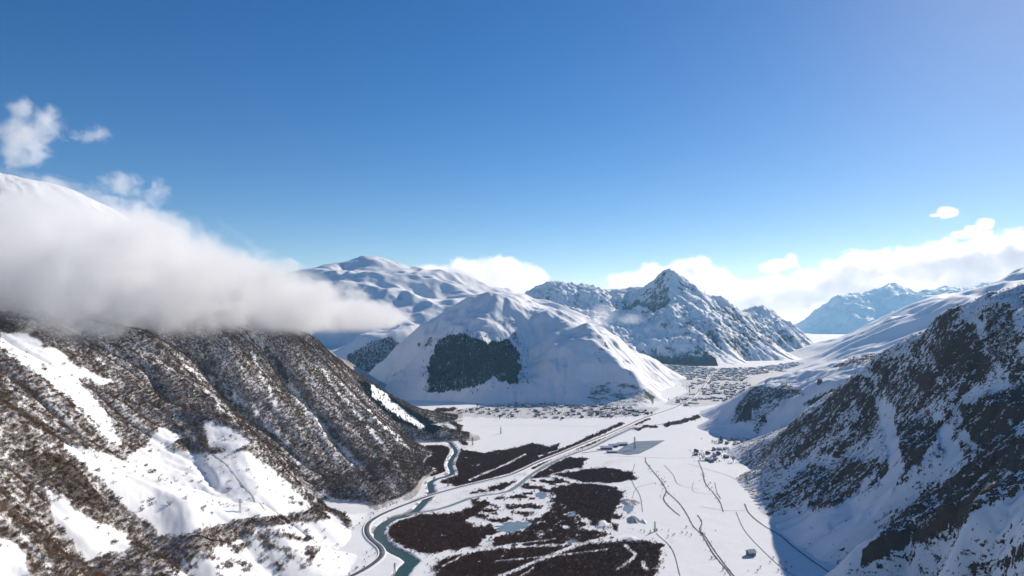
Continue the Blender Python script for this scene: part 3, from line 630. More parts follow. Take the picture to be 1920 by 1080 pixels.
def conifer(seed):
    r = random.Random(seed); V = []; Fc = []; tiers = 6; h = 1.0
    V += [(.03, 0, -.05), (-.02, .03, -.05), (-.02, -.03, -.05), (0, 0, .3)]; Fc += [(0, 1, 3), (1, 2, 3), (2, 0, 3)]
    for k in range(tiers):
        z0 = .08 + .8*k/tiers; rad = .25*(1-k/tiers)**.85+.03; top = len(V); V.append((r.gauss(0, .008), r.gauss(0, .008), z0+.26)); ring = []
        for j in range(9):
            a = 2*math.pi*j/9+r.uniform(-.25, .25); q_ = rad*(1.15 if j % 2 else .55)*r.uniform(.75, 1.2); ring.append(len(V)); V.append((math.cos(a)*q_, math.sin(a)*q_, z0+r.uniform(-.03, .03)))
        for j in range(9): Fc.append((top, ring[j], ring[(j+1) % 9]))
    return V, Fc
def veg_mat(name, a, b, rough=.9):
    t = NT(name); rnd = t.n('ObjectInfo').outputs['Random']; t.bsdf(t.mix(rnd, a, b), rough, .1); return t.m
M_twig = veg_mat('twig_brown', (.110, .062, .031), (.265, .165, .085)); M_dark = veg_mat('thicket_brown', (.120, .050, .020), (.215, .102, .046))
M_con = veg_mat('conifer_green', (.018, .028, .018), (.040, .055, .034)); M_frost = veg_mat('frosted_twig', (.30, .28, .26), (.48, .46, .44)); M_grey = veg_mat('grey_twig', (.06, .05, .045), (.15, .13, .115))
TPL = bpy.data.collections.new('plant_templates')
def template_set(name, items):
    c = bpy.data.collections.new(name)
    for i, (vf, m) in enumerate(items):
        me = bpy.data.meshes.new(name); me.from_pydata([tuple(v) for v in vf[0]], [], vf[1]); me.materials.append(m)
        o = bpy.data.objects.new('%s_%02d' % (name, i), me); c.objects.link(o)
    return c
T_wood = template_set('bare_tree', [(leafless(8, 84, 1.0, .52, .021, s), m) for s, m in ((1, M_twig), (2, M_twig), (3, M_grey), (4, M_twig), (5, M_frost), (6, M_twig), (7, M_twig), (8, M_twig))])
T_thick = template_set('thicket_shrub', [(leafless(9, 34, 1.0, .75, .055, s), M_dark) for s in (11, 12, 13)])
T_con = template_set('conifer_tree', [(conifer(s), M_con) for s in (21, 22, 23, 24)])
T_grey = template_set('grey_tree', [(leafless(6, 40, 1.0, .42, .034, s), m) for s, m in ((31, M_grey), (32, M_grey), (33, M_dark))])
def scatter(name, x, y, z, size, coll, nvar, label, cat, lean=0.10):
    n = len(x); me = bpy.data.meshes.new(name); me.vertices.add(n); me.vertices.foreach_set('co', np.stack([x, y, z], 1).astype(np.float32).ravel())
    for nm, v in (('size', size), ('spin', RNG.uniform(0, 6.28, n)), ('tilt', RNG.normal(0, lean, n))):
        a = me.attributes.new(nm, 'FLOAT', 'POINT'); a.data.foreach_set('value', np.asarray(v, np.float32))
    a = me.attributes.new('kindex', 'INT', 'POINT'); a.data.foreach_set('value', RNG.integers(0, nvar, n).astype(np.int32))
    o = link(name, me); g = bpy.data.node_groups.new(name, 'GeometryNodeTree')
    g.interface.new_socket('Geometry', in_out='INPUT', socket_type='NodeSocketGeometry'); g.interface.new_socket('Geometry', in_out='OUTPUT', socket_type='NodeSocketGeometry')
    N = g.nodes.new; gi = N('NodeGroupInput'); go = N('NodeGroupOutput'); ip = N('GeometryNodeInstanceOnPoints'); ci = N('GeometryNodeCollectionInfo')
    ci.inputs['Collection'].default_value = coll; ci.inputs['Separate Children'].default_value = True; ci.inputs['Reset Children'].default_value = True
    ip.inputs['Pick Instance'].default_value = True
    def at(nm, tp='FLOAT'):
        k = N('GeometryNodeInputNamedAttribute'); k.data_type = tp; k.inputs['Name'].default_value = nm; return k.outputs['Attribute']
    cx_ = N('ShaderNodeCombineXYZ'); g.links.new(at('tilt'), cx_.inputs[0]); g.links.new(at('spin'), cx_.inputs[2])
    g.links.new(gi.outputs[0], ip.inputs['Points']); g.links.new(ci.outputs[0], ip.inputs['Instance']); g.links.new(at('kindex', 'INT'), ip.inputs['Instance Index'])
    g.links.new(cx_.outputs[0], ip.inputs['Rotation']); g.links.new(at('size'), ip.inputs['Scale']); g.links.new(ip.outputs[0], go.inputs[0])
    md = o.modifiers.new('plants', 'NODES'); md.node_group = g
    tag(o, label, cat, kind='stuff'); return o
def rnd_plan(x0, x1, y0, y1, per):
    n = int((x1-x0)*(y1-y0)/per); return RNG.uniform(x0, x1, n), RNG.uniform(y0, y1, n)

# woods of the left hillside
x, y = rnd_plan(-1500, 80, 380, 2500, 5.6); z = rel_L(x, y) + fine_rough(2.2, 34, 101)(x, y, rel_L(x, y))
px, py = proj(x, y, z); k = (px > -60) & (px < 880) & (py > 585) & (py < 1110) & (z > 2.5); x, y, z, px, py = x[k], y[k], z[k], px[k], py[k]
v = veg_left(px, py, z); v = np.where(v < .30, .008, v); k = RNG.uniform(0, 1, len(x)) < v*np.clip(.8+y/8000, 0, 1); x, y, z, px, py = x[k], y[k], z[k], px[k], py[k]
spur = in_poly(px, py, [(670,715),(700,722),(760,765),(830,800),(815,815),(740,790),(690,745)]) 
scatter('hillside_woods', x[~spur], y[~spur], z[~spur], RNG.uniform(2.0, 5.0, (~spur).sum())*np.where(RNG.uniform(0, 1, (~spur).sum()) < .06, 1.7, 1.0), T_wood, 8, 'brown leafless woods covering the snowy left hillside under the cloud', 'woods')
scatter('dark_spur_woods', x[spur], y[spur], z[spur], RNG.uniform(5, 9, spur.sum()), T_con, 4, 'dark green trees at the foot of the left spur above the river bend', 'woods')
# thickets of the valley floor
x, y = rnd_plan(-330, 520, 930, 1950, 5.0); px = CX+x/y*F; py = HY+CAMZ*F/y; k = thicket_at(px, py) > .5; x, y = x[k], y[k]
x2, y2 = rnd_plan(-450, 1000, 1950, 3000, 22.0); k = thicket_at(CX+x2/y2*F, HY+CAMZ*F/y2) > .5; x2, y2 = x2[k], y2[k]
x = np.append(x, x2); y = np.append(y, y2)
fr = RNG.uniform(0, 1, len(x)) < .22; x = np.where(fr, x+RNG.normal(0, 5, len(x)), x); y = np.where(fr, y+RNG.normal(0, 9, len(x)), y)
px, py = CX+x/y*F, HY+CAMZ*F/y
k = (dist_line(px, py, ROAD, 2.0) > 7) & (near_line(x, y, RIV_W, 40) > 9) & (near_line(x, y, TRB_W, 40) > 6); x, y = x[k], y[k]
scatter('brown_thicket', x, y, surf(x, y), RNG.uniform(1.8, 3.6, len(x))*np.where(y > 1950, 1.5, 1), T_thick, 3, 'dark brown leafless thickets covering the valley floor beside the river', 'thicket')
def wood_on(name, rel, poly, per, lo, hi_, coll, nv, label, D0, D1, jit=6, extra=None, keep=1.0):
    xs = [p[0] for p in poly]; x0 = (min(xs)-30-CX)/F; x1 = (max(xs)+30-CX)/F
    x, y = rnd_plan(min(x0*D0, x0*D1), max(x1*D0, x1*D1), D0, D1, per); z = rel(x, y); px, py = proj(x, y, z)
    k = poly_soft(px, py, [poly], 1, jit, .07, 8) > .5; k &= RNG.uniform(0, 1, len(x)) < keep; x, y, z = x[k], y[k], z[k]
    return scatter(name, x, y, z, RNG.uniform(lo, hi_, len(x)), coll, nv, label, 'woods')
HEART = [(806,737),(802,700),(812,662),(826,641),(850,630),(882,632),(905,643),(917,650),(925,643),(940,639),(958,642),(972,660),(974,698),(968,722),(942,716),(925,708),(900,724),(870,731),(840,737)]
wood_on('heart_shaped_wood', rel_H, HEART, 9, 9, 15, T_con, 4, 'dark heart-shaped conifer wood on the shaded face of the middle mountain', 2900, 3600, 11, keep=.93)
wood_on('peak_foot_wood', rel_P, [(1198,652),(1215,644),(1240,645),(1258,651),(1290,655),(1320,660),(1340,672),(1346,688),(1290,687),(1240,682),(1208,668)], 20, 12, 20, T_con, 4, 'dark conifer wood at the foot of the sharp peak above the town', 5200, 6200, 3)
wood_on('bluff_wood', rel_D, [(645,705),(652,668),(690,645),(735,632),(745,645),(735,665),(705,690),(680,705)], 40, 9, 15, T_grey, 3, 'grey leafless wood on the bluff between the left spur and the middle mountain', 3700, 4400, 6)
wood_on('knoll_wood', rel_K, KN_DARK[0], 26, 3, 7, T_grey, 3, 'dark leafless wood on the nose of the snowy knoll', 2000, 2420, 14)
wood_on('knoll_crest_wood', rel_K, [(1560,690),(1600,672),(1680,660),(1680,672),(1600,690)], 45, 4, 8, T_grey, 3, 'line of leafless trees along the crest of the snowy knoll', 2000, 2450, 3)
wood_on('crag_wood', rel_R, [(1850,580),(1895,575),(1905,640),(1888,692),(1860,680),(1848,640)], 7, 4, 7, T_grey, 3, 'grey leafless wood high on the shaded right crags', 1000, 1300, 6)
wood_on('scattered_conifers', rel_H, [(790,745),(785,690),(800,640),(850,615),(910,625),(960,625),(990,660),(990,725),(930,735),(860,745)], 420, 6, 13, T_con, 4, 'scattered conifers around the edge of the heart-shaped wood', 2880, 3650, 10)
x, y = rnd_plan(380, 1300, 600, 1900, 30); z = rel_R(x, y) + crag_detail(x, y, rel_R(x, y)); px, py = proj(x, y, z); r = rock_right(px, py)
k = (RNG.uniform(0, 1, len(x)) < np.clip(.55-np.abs(r-.4)*1.8, .03, 1)) & (z > 3) & (px < 1980); x, y, z = x[k], y[k], z[k]
scatter('crag_scrub', x, y, z-.2, RNG.uniform(1.2, 3.4, len(x)), T_thick, 3, 'dark scrub dotted over the shaded snowy crags on the right', 'scrub')

# ------------------------------------------------------------------ AIR and CLOUDS
t = NT('haze'); v = t.n('VolumePrincipled'); v.inputs['Color'].default_value = (.30, .64, 1.0, 1); v.inputs['Absorption Color'].default_value = (1, 1, 1, 1)
v.inputs['Density'].default_value = HAZE_DENS; v.inputs['Anisotropy'].default_value = .25; t.l(v.outputs[0], t.out.inputs['Volume'])
hx0, hx1, hy0, hy1, hz0, hz1 = -30000, 30000, -300, 23500, -60, 1480
me = bpy.data.meshes.new('haze'); me.from_pydata([(a, b, c) for c in (hz0, hz1) for b in (hy0, hy1) for a in (hx0, hx1)], [], [(0, 2, 3, 1), (4, 5, 7, 6), (0, 1, 5, 4), (2, 6, 7, 3), (0, 4, 6, 2), (1, 3, 7, 5)])
me.materials.append(t.m); tag(link('haze', me), kind='stuff')

def cloud(ells, dens, nscale, label, group=None, base=None, soft=.5, namp=1.2, aniso=.05, step=1.0, detail=5, seed=0.0, thr=0.0, voxel=None, hull=1.18, stretch=(1, 1, 1)):
    """ells: (column, row, distance, radius x, y, z). Lumpy hull filled with vapour whose density follows the same puffs and noise"""
    W = [(Vector(P(a, b, d)), (rx, ry, rz)) for a, b, d, rx, ry, rz in ells]
    org = sum((c for c, _ in W), Vector())/len(W)
    if base is not None: org.z = base
    bm = bmesh.new()
    for c, r in W:
        k = bmesh.ops.create_icosphere(bm, subdivisions=3, radius=1.0)['verts']
        for vv in k: vv.co = Vector((vv.co.x*r[0]*hull, vv.co.y*r[1]*hull, vv.co.z*r[2]*hull)) + c - org
    me = bpy.data.meshes.new('cloud'); bm.to_mesh(me); bm.free()
    o = link('cloud', me); md = o.modifiers.new('skin', 'REMESH'); md.mode = 'VOXEL'; md.voxel_size = voxel or min(min(r) for _, r in W)*.28
    dg = bpy.context.evaluated_depsgraph_get(); me2 = bpy.data.meshes.new_from_object(o.evaluated_get(dg)); o.modifiers.clear(); o.data = me2; bpy.data.meshes.remove(me)
    n = len(me2.vertices); co = np.zeros(n*3, np.float32); me2.vertices.foreach_get('co', co); co = co.reshape(-1, 3)
    if base is not None: co[:, 2] = np.maximum(co[:, 2], -6)
    me2.vertices.foreach_set('co', co.ravel()); me2.update()
    o.location = org
    t = NT('cloud_vapour'); tc = t.n('TexCoord').outputs['Object']; acc = None
    for c, r in W:
        mp = t.n('Mapping'); mp.vector_type = 'TEXTURE'; t.l(tc, mp.inputs[0]); mp.inputs['Location'].default_value = c-org; mp.inputs['Scale'].default_value = r
        ln = t.n('VectorMath', operation='LENGTH'); t.l(mp.outputs[0], ln.inputs[0]); d = t.math('SUBTRACT', 1.0, ln.outputs['Value'])
        acc = d if acc is None else t.math('SMOOTH_MAX', acc, d, .25)
    off = t.n('VectorMath', operation='ADD'); t.l(tc, off.inputs[0]); off.inputs[1].default_value = (seed*731, seed*417, seed*229)
    nz = t.noise(t.mapping(off.outputs[0], (0, 0, 0), stretch), nscale, detail, .64, .35)
    f = t.math('ADD', acc, t.math('MULTIPLY', t.math('SUBTRACT', nz, .5+thr), namp*2))
    f = t.ss(f, 0.0, soft)
    if base is not None:
        sx = t.n('SeparateXYZ'); t.l(tc, sx.inputs[0]); f = t.math('MULTIPLY', f, t.ss(t.math('ADD', sx.outputs[2], t.math('MULTIPLY', t.math('SUBTRACT', nz, .5), 30)), 0, 34))
    v = t.n('VolumePrincipled'); v.inputs['Color'].default_value = (.997, .997, .998, 1); v.inputs['Anisotropy'].default_value = aniso
    v.inputs['Density Attribute'].default_value = ''
    t.l(t.math('MULTIPLY', f, dens), v.inputs['Density']); t.l(v.outputs[0], t.out.inputs['Volume'])
    try: t.m.cycles.volume_step_rate = step
    except Exception: pass
    me2.materials.clear(); me2.materials.append(t.m)
    tag(o, label, 'cloud', group); return o


cloud([(-180,520,1250,450,400,190),(110,520,1450,380,400,165),(320,550,1650,300,400,128),(480,575,1900,290,380,100),(602,594,2200,255,350,60),(672,598,2380,200,280,24)], .0105, 1/120,
      'long grey-white cloud bank lying across the left hillside', base=303, soft=.24, namp=1.1, step=.5, seed=1, detail=7)
def puffs(D, lst, dy=.8): m = D/F; return [(a, b, D, ra*m, (ra+rb)*.5*m*dy, rb*m) for a, b, ra, rb in lst]
cloud(puffs(3200, [(45,258,62,52),(28,292,50,30),(80,238,42,42),(42,205,30,26),(95,210,24,22)]), .012, 1/75, 'large white puff of cloud in the blue sky above the left summit', soft=.8, namp=1.35, step=.6, seed=2, thr=.03, detail=7)
cloud(puffs(3300, [(170,255,40,17),(186,250,26,22)]), .011, 1/45, 'small thin wisp of cloud right of the large puff above the left summit', soft=.9, namp=1.5, step=.7, seed=3, thr=.04, detail=7)
cloud(puffs(3300, [(228,350,56,34),(290,362,36,32),(250,402,74,36),(215,380,46,30),(270,422,56,30)]), .010, 1/60, 'ragged curl of cloud rising behind the left ridge above the cloud bank', soft=.9, namp=1.5, step=.7, seed=4, thr=.04, detail=7)
cloud(puffs(4700, [(1082,602,80,14),(1130,588,38,24),(1035,606,60,8),(1180,600,30,14)]), .006, 1/170, 'thin mist lying on the saddle between the middle mountain and the sharp peak', soft=.8, namp=.9, step=.8, seed=5)
cloud(puffs(5000, [(590,560,60,26),(650,575,60,22),(560,545,50,20)]), .0042, 1/190, 'thin mist drifting in front of the broad white dome', soft=.8, namp=.9, step=.8, seed=15)
cloud(puffs(26600, [(800,520,60,26),(870,516,60,36),(940,512,55,34),(985,530,46,34),(920,545,90,30)]), 0.00343, 1/665, 'white cumulus bank rising behind the broad white dome', soft=.5, namp=1.0, aniso=.55, step=.6, detail=7, seed=6)
cloud(puffs(27125, [(1175,535,46,26),(1230,520,46,30),(1295,512,52,34),(1338,530,46,34),(1260,550,90,30)]), 0.00343, 1/665, 'white cumulus rising behind the sharp peak', soft=.5, namp=1.0, aniso=.55, step=.6, detail=7, seed=7)
cloud(puffs(28875, [(1390,585,80,36),(1450,598,70,26),(1400,562,70,34),(1470,560,80,44),(1550,540,80,40),(1620,512,80,42),(1710,505,90,42),(1800,495,100,46),(1900,482,110,50),(2010,470,120,60),(1640,560,140,40),(1850,550,150,45)]), 0.00314, 1/735, 'wide bright cloud bank over the distant range on the right', soft=.5, namp=1.0, aniso=.55, step=.6, detail=7, seed=8)
cloud(puffs(25900, [(1462,496,34,14),(1482,488,16,16),(1440,503,22,10)]), 0.00240, 1/455, 'small ragged cumulus standing alone between the peak and the right bank', soft=.7, namp=.95, aniso=.55, step=.6, detail=7, seed=9)
cloud(puffs(24850, [(1774,399,24,13),(1752,404,14,5)]), 0.00314, 1/367, 'highest of the small white cumulus puffs on the right', soft=.7, namp=.9, aniso=.55, step=.6, detail=7, seed=10)
cloud(puffs(24850, [(1800,440,22,9),(1826,432,24,13),(1846,420,20,12)]), 0.00314, 1/367, 'small tilted cumulus puff above the right cloud bank', soft=.7, namp=.9, aniso=.55, step=.6, detail=7, seed=11)
cloud(puffs(25200, [(1822,463,20,10),(1845,458,16,8)]), 0.00257, 1/367, 'low faint puff of cloud just over the right cloud bank', soft=.7, namp=.95, aniso=.55, step=.6, detail=7, seed=12)

# ------------------------------------------------------------------ THINGS
def box_bm(bm, cx_, cy_, cz_, sx, sy, sz, rz=0.0):
    v = bmesh.ops.create_cube(bm, size=1.0)['verts']; c, s = math.cos(rz), math.sin(rz)
    for q_ in v:
        x_, y_ = q_.co.x*sx, q_.co.y*sy; q_.co = Vector((cx_+x_*c-y_*s, cy_+x_*s+y_*c, cz_+q_.co.z*sz))
    return v
def beam(bm, a, b, wd):
    a = Vector(a); b = Vector(b); d = b-a; L = d.length; q_ = d.to_track_quat('Z', 'Y')
    for vv in bmesh.ops.create_cube(bm, size=1.0)['verts']:
        vv.co = q_ @ Vector((vv.co.x*wd, vv.co.y*wd, (vv.co.z+.5)*L)) + a
def bm_mesh(name, bm, mat, smooth=False):
    me = bpy.data.meshes.new(name); bm.to_mesh(me); bm.free(); me.materials.append(mat)
    if smooth: me.polygons.foreach_set('use_smooth', np.ones(len(me.polygons), bool))
    return me
def pydata(name, V, Fc, mat):
    me = bpy.data.meshes.new(name); me.from_pydata(V, [], Fc); me.materials.append(mat); return me

WALLS = [('grey stone', plain('grey_stone_wall', (.20, .18, .16), .9, .25, .6)), ('brown', plain('brown_wall', (.16, .10, .07), .9, .25, .6)), ('pale', plain('pale_plaster_wall', (.46, .43, .38), .9, .12, .6))]
ROOFS = [('snow-covered', plain('roof_snow', (.78, .79, .81), .8, .05, .4)), ('rusty red', plain('rusty_roof', (.22, .085, .055), .7, .3, .6)), ('blue-grey metal', plain('metal_roof', (.20, .25, .30), .5, .2, .6))]
M_glass = plain('dark_window', (.02, .025, .03), .2, .1, 1, .5); M_timber = plain('dark_timber', (.07, .05, .035), .9, .3, 1)
WALL_ME = [pydata('wall', [(-.5,-.5,-.3),(.5,-.5,-.3),(.5,.5,-.3),(-.5,.5,-.3),(-.5,-.5,.62),(.5,-.5,.62),(.5,.5,.62),(-.5,.5,.62),(-.5,0,.98),(.5,0,.98)],
           [(0,1,5,4),(2,3,7,6),(1,2,6,9,5),(3,0,4,8,7),(0,3,2,1),(4,5,9,8),(6,7,8,9)], m) for _, m in WALLS]
def roof_me(m):
    V = []; Fc = []
    for s in (-1, 1):
        k = len(V); V += [(-.58, 0, 1.0), (.58, 0, 1.0), (.58, s*.62, .56), (-.58, s*.62, .56), (-.58, 0, 1.09), (.58, 0, 1.09), (.58, s*.62, .65), (-.58, s*.62, .65)]
        Fc += [(k, k+1, k+2, k+3), (k+4, k+7, k+6, k+5), (k+3, k+2, k+6, k+7), (k, k+3, k+7, k+4), (k+1, k+5, k+6, k+2)]
    return pydata('roof', V, Fc, m)
ROOF_ME = [roof_me(m) for _, m in ROOFS]
def house(x, y, z, rz, sx, sy, sz, wi, ri, label, group):
    h = empty('house', (x, y, z), rz); tag(h, label, 'house', group)
    for nm, me in (('wall', WALL_ME[wi]), ('roof', ROOF_ME[ri])):
        o = link(nm, me, h); o.scale = (sx, sy, sz)
    return h
rh = random.Random(5)
def place(polys, n, gap, tries=14000):
    r = np.random.default_rng(n); out = []; cell = {}
    for q_ in polys:
        b = (min(p[0] for p in q_), max(p[0] for p in q_), min(p[1] for p in q_), max(p[1] for p in q_))
        y = r.uniform(CAMZ*F/(b[3]-HY), CAMZ*F/(b[2]-HY), tries); px = r.uniform(b[0], b[1], tries); x = (px-CX)/F*y
        k = in_poly(px, HY+CAMZ*F/y, q_) & (near_line(x, y, ROAD_W, 20) > 16)
        for rl in (rel_H, rel_L, rel_R, rel_K, rel_P): k &= rl(x, y) < 2.0
        m = 0
        for a, c_ in zip(x[k], y[k]):
            if m >= n/len(polys): break
            c = (int(a//gap), int(c_//gap))
            if any((a-u)**2+(c_-v_)**2 < gap*gap for i in (-1, 0, 1) for j in (-1, 0, 1) for u, v_ in cell.get((c[0]+i, c[1]+j), ())): continue
            cell.setdefault(c, []).append((float(a), float(c_))); out.append((float(a), float(c_))); m += 1
    return out
V1 = [[(868,772),(935,758),(1060,757),(1150,762),(1235,767),(1222,778),(1150,783),(1060,786),(940,781),(880,783)]]
V2 = [[(1262,752),(1300,738),(1290,722),(1330,704),(1400,700),(1410,725),(1385,745),(1340,757),(1290,762)]]
V2b = [[(1208,684),(1240,684),(1345,692),(1420,690),(1470,690),(1430,702),(1330,706),(1290,712),(1262,702)], [(1420,690),(1500,678),(1560,672),(1540,690),(1480,700)]]
V3 = [[(1352,826),(1440,824),(1470,838),(1400,838),(1352,834)], [(1290,850),(1340,838),(1370,842),(1360,868),(1320,872)]]
def lab(place_txt, wi, ri): return '%s roofed %s house %s' % (ROOFS[ri][0], WALLS[wi][0], place_txt)
hs_near = []
def settle(pts, txt, group, lo, hi_):
    for x, y in pts:
        wi = rh.choices((0, 1, 2), (5, 4, 2))[0]; ri = rh.choices((0, 1, 2), (9, 1, 2))[0]
        sx = rh.uniform(lo, hi_); house(x, y, float(surf([x], [y])[0]), rh.choice((0.2, 1.77))+rh.gauss(0, .2), sx, sx*rh.uniform(.62, .85), rh.uniform(5.5, 8.5), wi, ri, lab(txt, wi, ri), group); hs_near.append((x, y))
settle(place(V1, 125, 15), 'in the village strip below the middle mountain', 'houses of the village strip', 9, 16)
settle(place(V3, 24, 17), 'in the hamlet at the foot of the knoll', 'houses of the hamlet', 8, 13)
settle(place(V2, 150, 17), 'in the near part of the town up the valley', 'houses in the near part of the town', 11, 22)
# the rest of the town, past the three hundred nearest houses
bmw = bmesh.new(); mats = [WALLS[0][1], WALLS[1][1], ROOFS[0][1], ROOFS[2][1]]
far_pts = place(V2b, 620, 15, 30000)
for x, y in far_pts:
    sx = rh.uniform(12, 24); sy = sx*rh.uniform(.6, .85); hh = rh.uniform(6, 11); rz = rh.choice((.2, 1.77))+rh.gauss(0, .2); z = float(ground_z(x, y)); c, s = math.cos(rz), math.sin(rz)
    for me, mi in ((WALL_ME[0], rh.choice((0, 1))), (ROOF_ME[0], rh.choice((2, 2, 2, 3)))):
        vv = [bmw.verts.new((x+v.co.x*sx*c-v.co.y*sy*s, y+v.co.x*sx*s+v.co.y*sy*c, z+v.co.z*hh)) for v in me.vertices]
        for f in me.polygons:
            nf = bmw.faces.new([vv[i] for i in f.vertices]); nf.material_index = mi
me = bpy.data.meshes.new('far_town_houses'); bmw.to_mesh(me); bmw.free()
for m in mats: me.materials.append(m)
tag(link('far_town_houses', me), 'snowy roofs of the far town crowding the valley below the sharp peak', 'town', kind='stuff')
# leafless trees between the houses
pts = hs_near + far_pts; vx, vy = [], []
for x, y in pts:
    for _ in range(rh.choice((3, 4, 6))): vx.append(x+rh.gauss(0, 20)); vy.append(y+rh.gauss(0, 26))
vx = np.array(vx); vy = np.array(vy)
scatter('village_trees', vx, vy, ground_z(vx, vy), RNG.uniform(4, 9, len(vx)), T_grey, 3, 'small grey leafless trees between the houses of the town and villages', 'trees')

# lone trees and bushes
def tree_thing(name, x, y, z, h, spread, seed, mat, label, cat, group=None, twigs=150):
    r = random.Random(seed); root = empty(name, (x, y, z), r.uniform(0, 6)); tag(root, label, cat, group)
    tr = bmesh.new(); cr = bmesh.new(); tips = []
    nb = r.randint(5, 8)
    beam(tr, (0, 0, -.6), (r.gauss(0, .1), r.gauss(0, .1), h*.3), h*.05)
    for i in range(nb):
        a = 2*math.pi*i/nb+r.uniform(-.3, .3); m = Vector((math.cos(a)*spread*.45, math.sin(a)*spread*.45, h*r.uniform(.4, .55))); e = Vector((math.cos(a)*spread*r.uniform(.5, 1), math.sin(a)*spread*r.uniform(.5, 1), h*r.uniform(.65, 1)))
        beam(tr, (0, 0, h*.12), m, h*.026); beam(tr, m, e, h*.018); tips.append((m, e))
    for i in range(twigs):
        m, e = r.choice(tips); b = m.lerp(e, r.uniform(-.3, 1)); d = Vector((r.gauss(0, 1), r.gauss(0, 1), abs(r.gauss(.3, .6)))).normalized()*h*r.uniform(.14, .3)
        s = d.cross(Vector((r.gauss(0, 1), r.gauss(0, 1), r.gauss(0, 1)))).normalized()*h*.018
        cr.faces.new([cr.verts.new(q_) for q_ in (b-s, b+s, b+d)])
    link('trunk', bm_mesh('trunk', tr, mat), root); link('crown', bm_mesh('crown', cr, mat), root); return root
def on_relief(px_, py_, rel, D0, D1):
    D = np.linspace(D0, D1, 900); x = (px_-CX)/F*D; z = rel(x, D); zz = CAMZ-(py_-HY)/F*D; k = int(np.argmax(z >= zz)); return float(x[k]), float(D[k]), float(z[k])
M_twig2 = plain('bush_twigs', (.11, .08, .055), .9, .3, .5); M_gr2 = plain('tree_twigs', (.075, .062, .052), .9, .3, .5)
for i, (a, b) in enumerate([(255,868),(350,892),(330,905),(378,906),(318,950),(266,962),(203,978),(246,986),(300,905),(440,860),(430,905),(285,940)]):
    x, y, z = on_relief(a, b, rel_L, 420, 1400); tree_thing('bush', x, y, z, rh.uniform(4, 6.5), rh.uniform(3, 4.5), 60+i, M_twig2, 'round leafless bush standing alone on the white meadow of the left hillside', 'bush', 'bushes on the left meadow')
for i, (a, b) in enumerate([(500,1006),(560,1012),(520,1032),(492,1046),(430,1060),(360,1066),(352,1045),(556,1036),(566,1052),(610,1012),(600,1030),(575,1000),(540,1058),(470,1066)]):
    x, y, z = on_relief(a, b, rel_L, 420, 1400); tree_thing('bush', x, y, z, rh.uniform(3.5, 6), rh.uniform(2.5, 4), 90+i, M_twig2, 'leafless bush on the snowy bench between the hillside track and the road', 'bush', 'bushes on the bench below the track')
for i, (a, b, h, lb) in enumerate([(895,764,17,'big dark tree at the upper edge of the village strip'), (937,787,17,'tall leafless tree on the lower edge of the village strip'), (1011,783,14,'round leafless tree at the middle of the village strip edge'), (1118,763,15,'dark tree at the foot of the middle mountain, right of the heart-shaped wood'),
      (1214,780,15,'left one of two roadside trees beyond the village strip'), (1222,779,16,'right one of two roadside trees beyond the village strip'), (1318,862,16,'bare tree beside the stream below the hamlet'), (1375,866,16,'bare tree at the foot of the right crags near the hamlet'), (1393,866,14,'bare tree closest to the right crags near the hamlet')]):
    x, y = G(a, b); tree_thing('leafless_tree', x, y, float(surf([x], [y])[0]), h, h*.36, 130+i, M_gr2, lb, 'tree')
hedge_x, hedge_y = [], []
for ln in ([(1300,862),(1330,866),(1400,868)], [(1330,852),(1400,856)], [(1290,846),(1350,844)], [(1210,990),(1250,996),(1290,1000),(1330,992)], [(1200,1000),(1260,1006)], [(1400,1062),(1450,1068),(1480,1075)], [(1450,1050),(1480,1062)], [(664,1078),(694,1052),(700,1030)], [(636,1008),(668,988),(700,966)], [(700,962),(745,944)], [(1212,868),(1228,888),(1243,908),(1249,921),(1244,934)], [(1300,987),(1316,1003),(1334,1033),(1348,1052),(1362,1068)], [(1318,886),(1322,905),(1338,925),(1350,942)]):
    L = smooth_line(gw(ln), 7)
    for q_ in L:
        if rh.random() < .7: hedge_x.append(q_[0]+rh.gauss(0, 6)); hedge_y.append(q_[1]+rh.gauss(0, 9))
hedge_x = np.array(hedge_x); hedge_y = np.array(hedge_y)
scatter('field_scrub', hedge_x, hedge_y, surf(hedge_x, hedge_y), RNG.uniform(2, 5.5, len(hedge_x)), T_grey, 3, 'thin lines of leafless scrub along the fields on the right of the valley', 'scrub')

# lattice pylons
M_steel = plain('galvanised_steel', (.20, .21, .22), .5, .15, .5, .4, .6)
def pylon(x, y, z, h, label, arms=3, base=.16, thick=.30):
    root = empty('power_pylon', (x, y, z), .4); tag(root, label, 'pylon', None); b = h*base/2; tp = h*.018
    for sx in (-1, 1):
        for sy in (-1, 1):
            bm = bmesh.new(); beam(bm, (sx*b, sy*b, -.8), (sx*tp, sy*tp, h), thick); link('leg', bm_mesh('leg', bm, M_steel), root)
    bm = bmesh.new(); nseg = 6
    for k in range(nseg):
        z0, z1 = h*k/nseg, h*(k+1)/nseg; f0 = b+(tp-b)*k/nseg; f1 = b+(tp-b)*(k+1)/nseg
        for sx, sy, ex, ey in ((-1,-1,1,-1), (1,-1,1,1), (1,1,-1,1), (-1,1,-1,-1)):
            beam(bm, (sx*f0, sy*f0, z0), (ex*f1, ey*f1, z1), thick*.5); beam(bm, (ex*f0, ey*f0, z0), (sx*f1, sy*f1, z1), thick*.5)
    link('bracing', bm_mesh('bracing', bm, M_steel), root)
    for k in range(arms):
        za = h*(.98-.12*k); L = h*(.12+.03*(k == 1)); bm = bmesh.new(); beam(bm, (-L, 0, za), (L, 0, za), thick*.8); beam(bm, (-L, 0, za), (0, 0, za+h*.05), thick*.5); beam(bm, (L, 0, za), (0, 0, za+h*.05), thick*.5)
        link('crossarm', bm_mesh('crossarm', bm, M_steel), root)
    return root
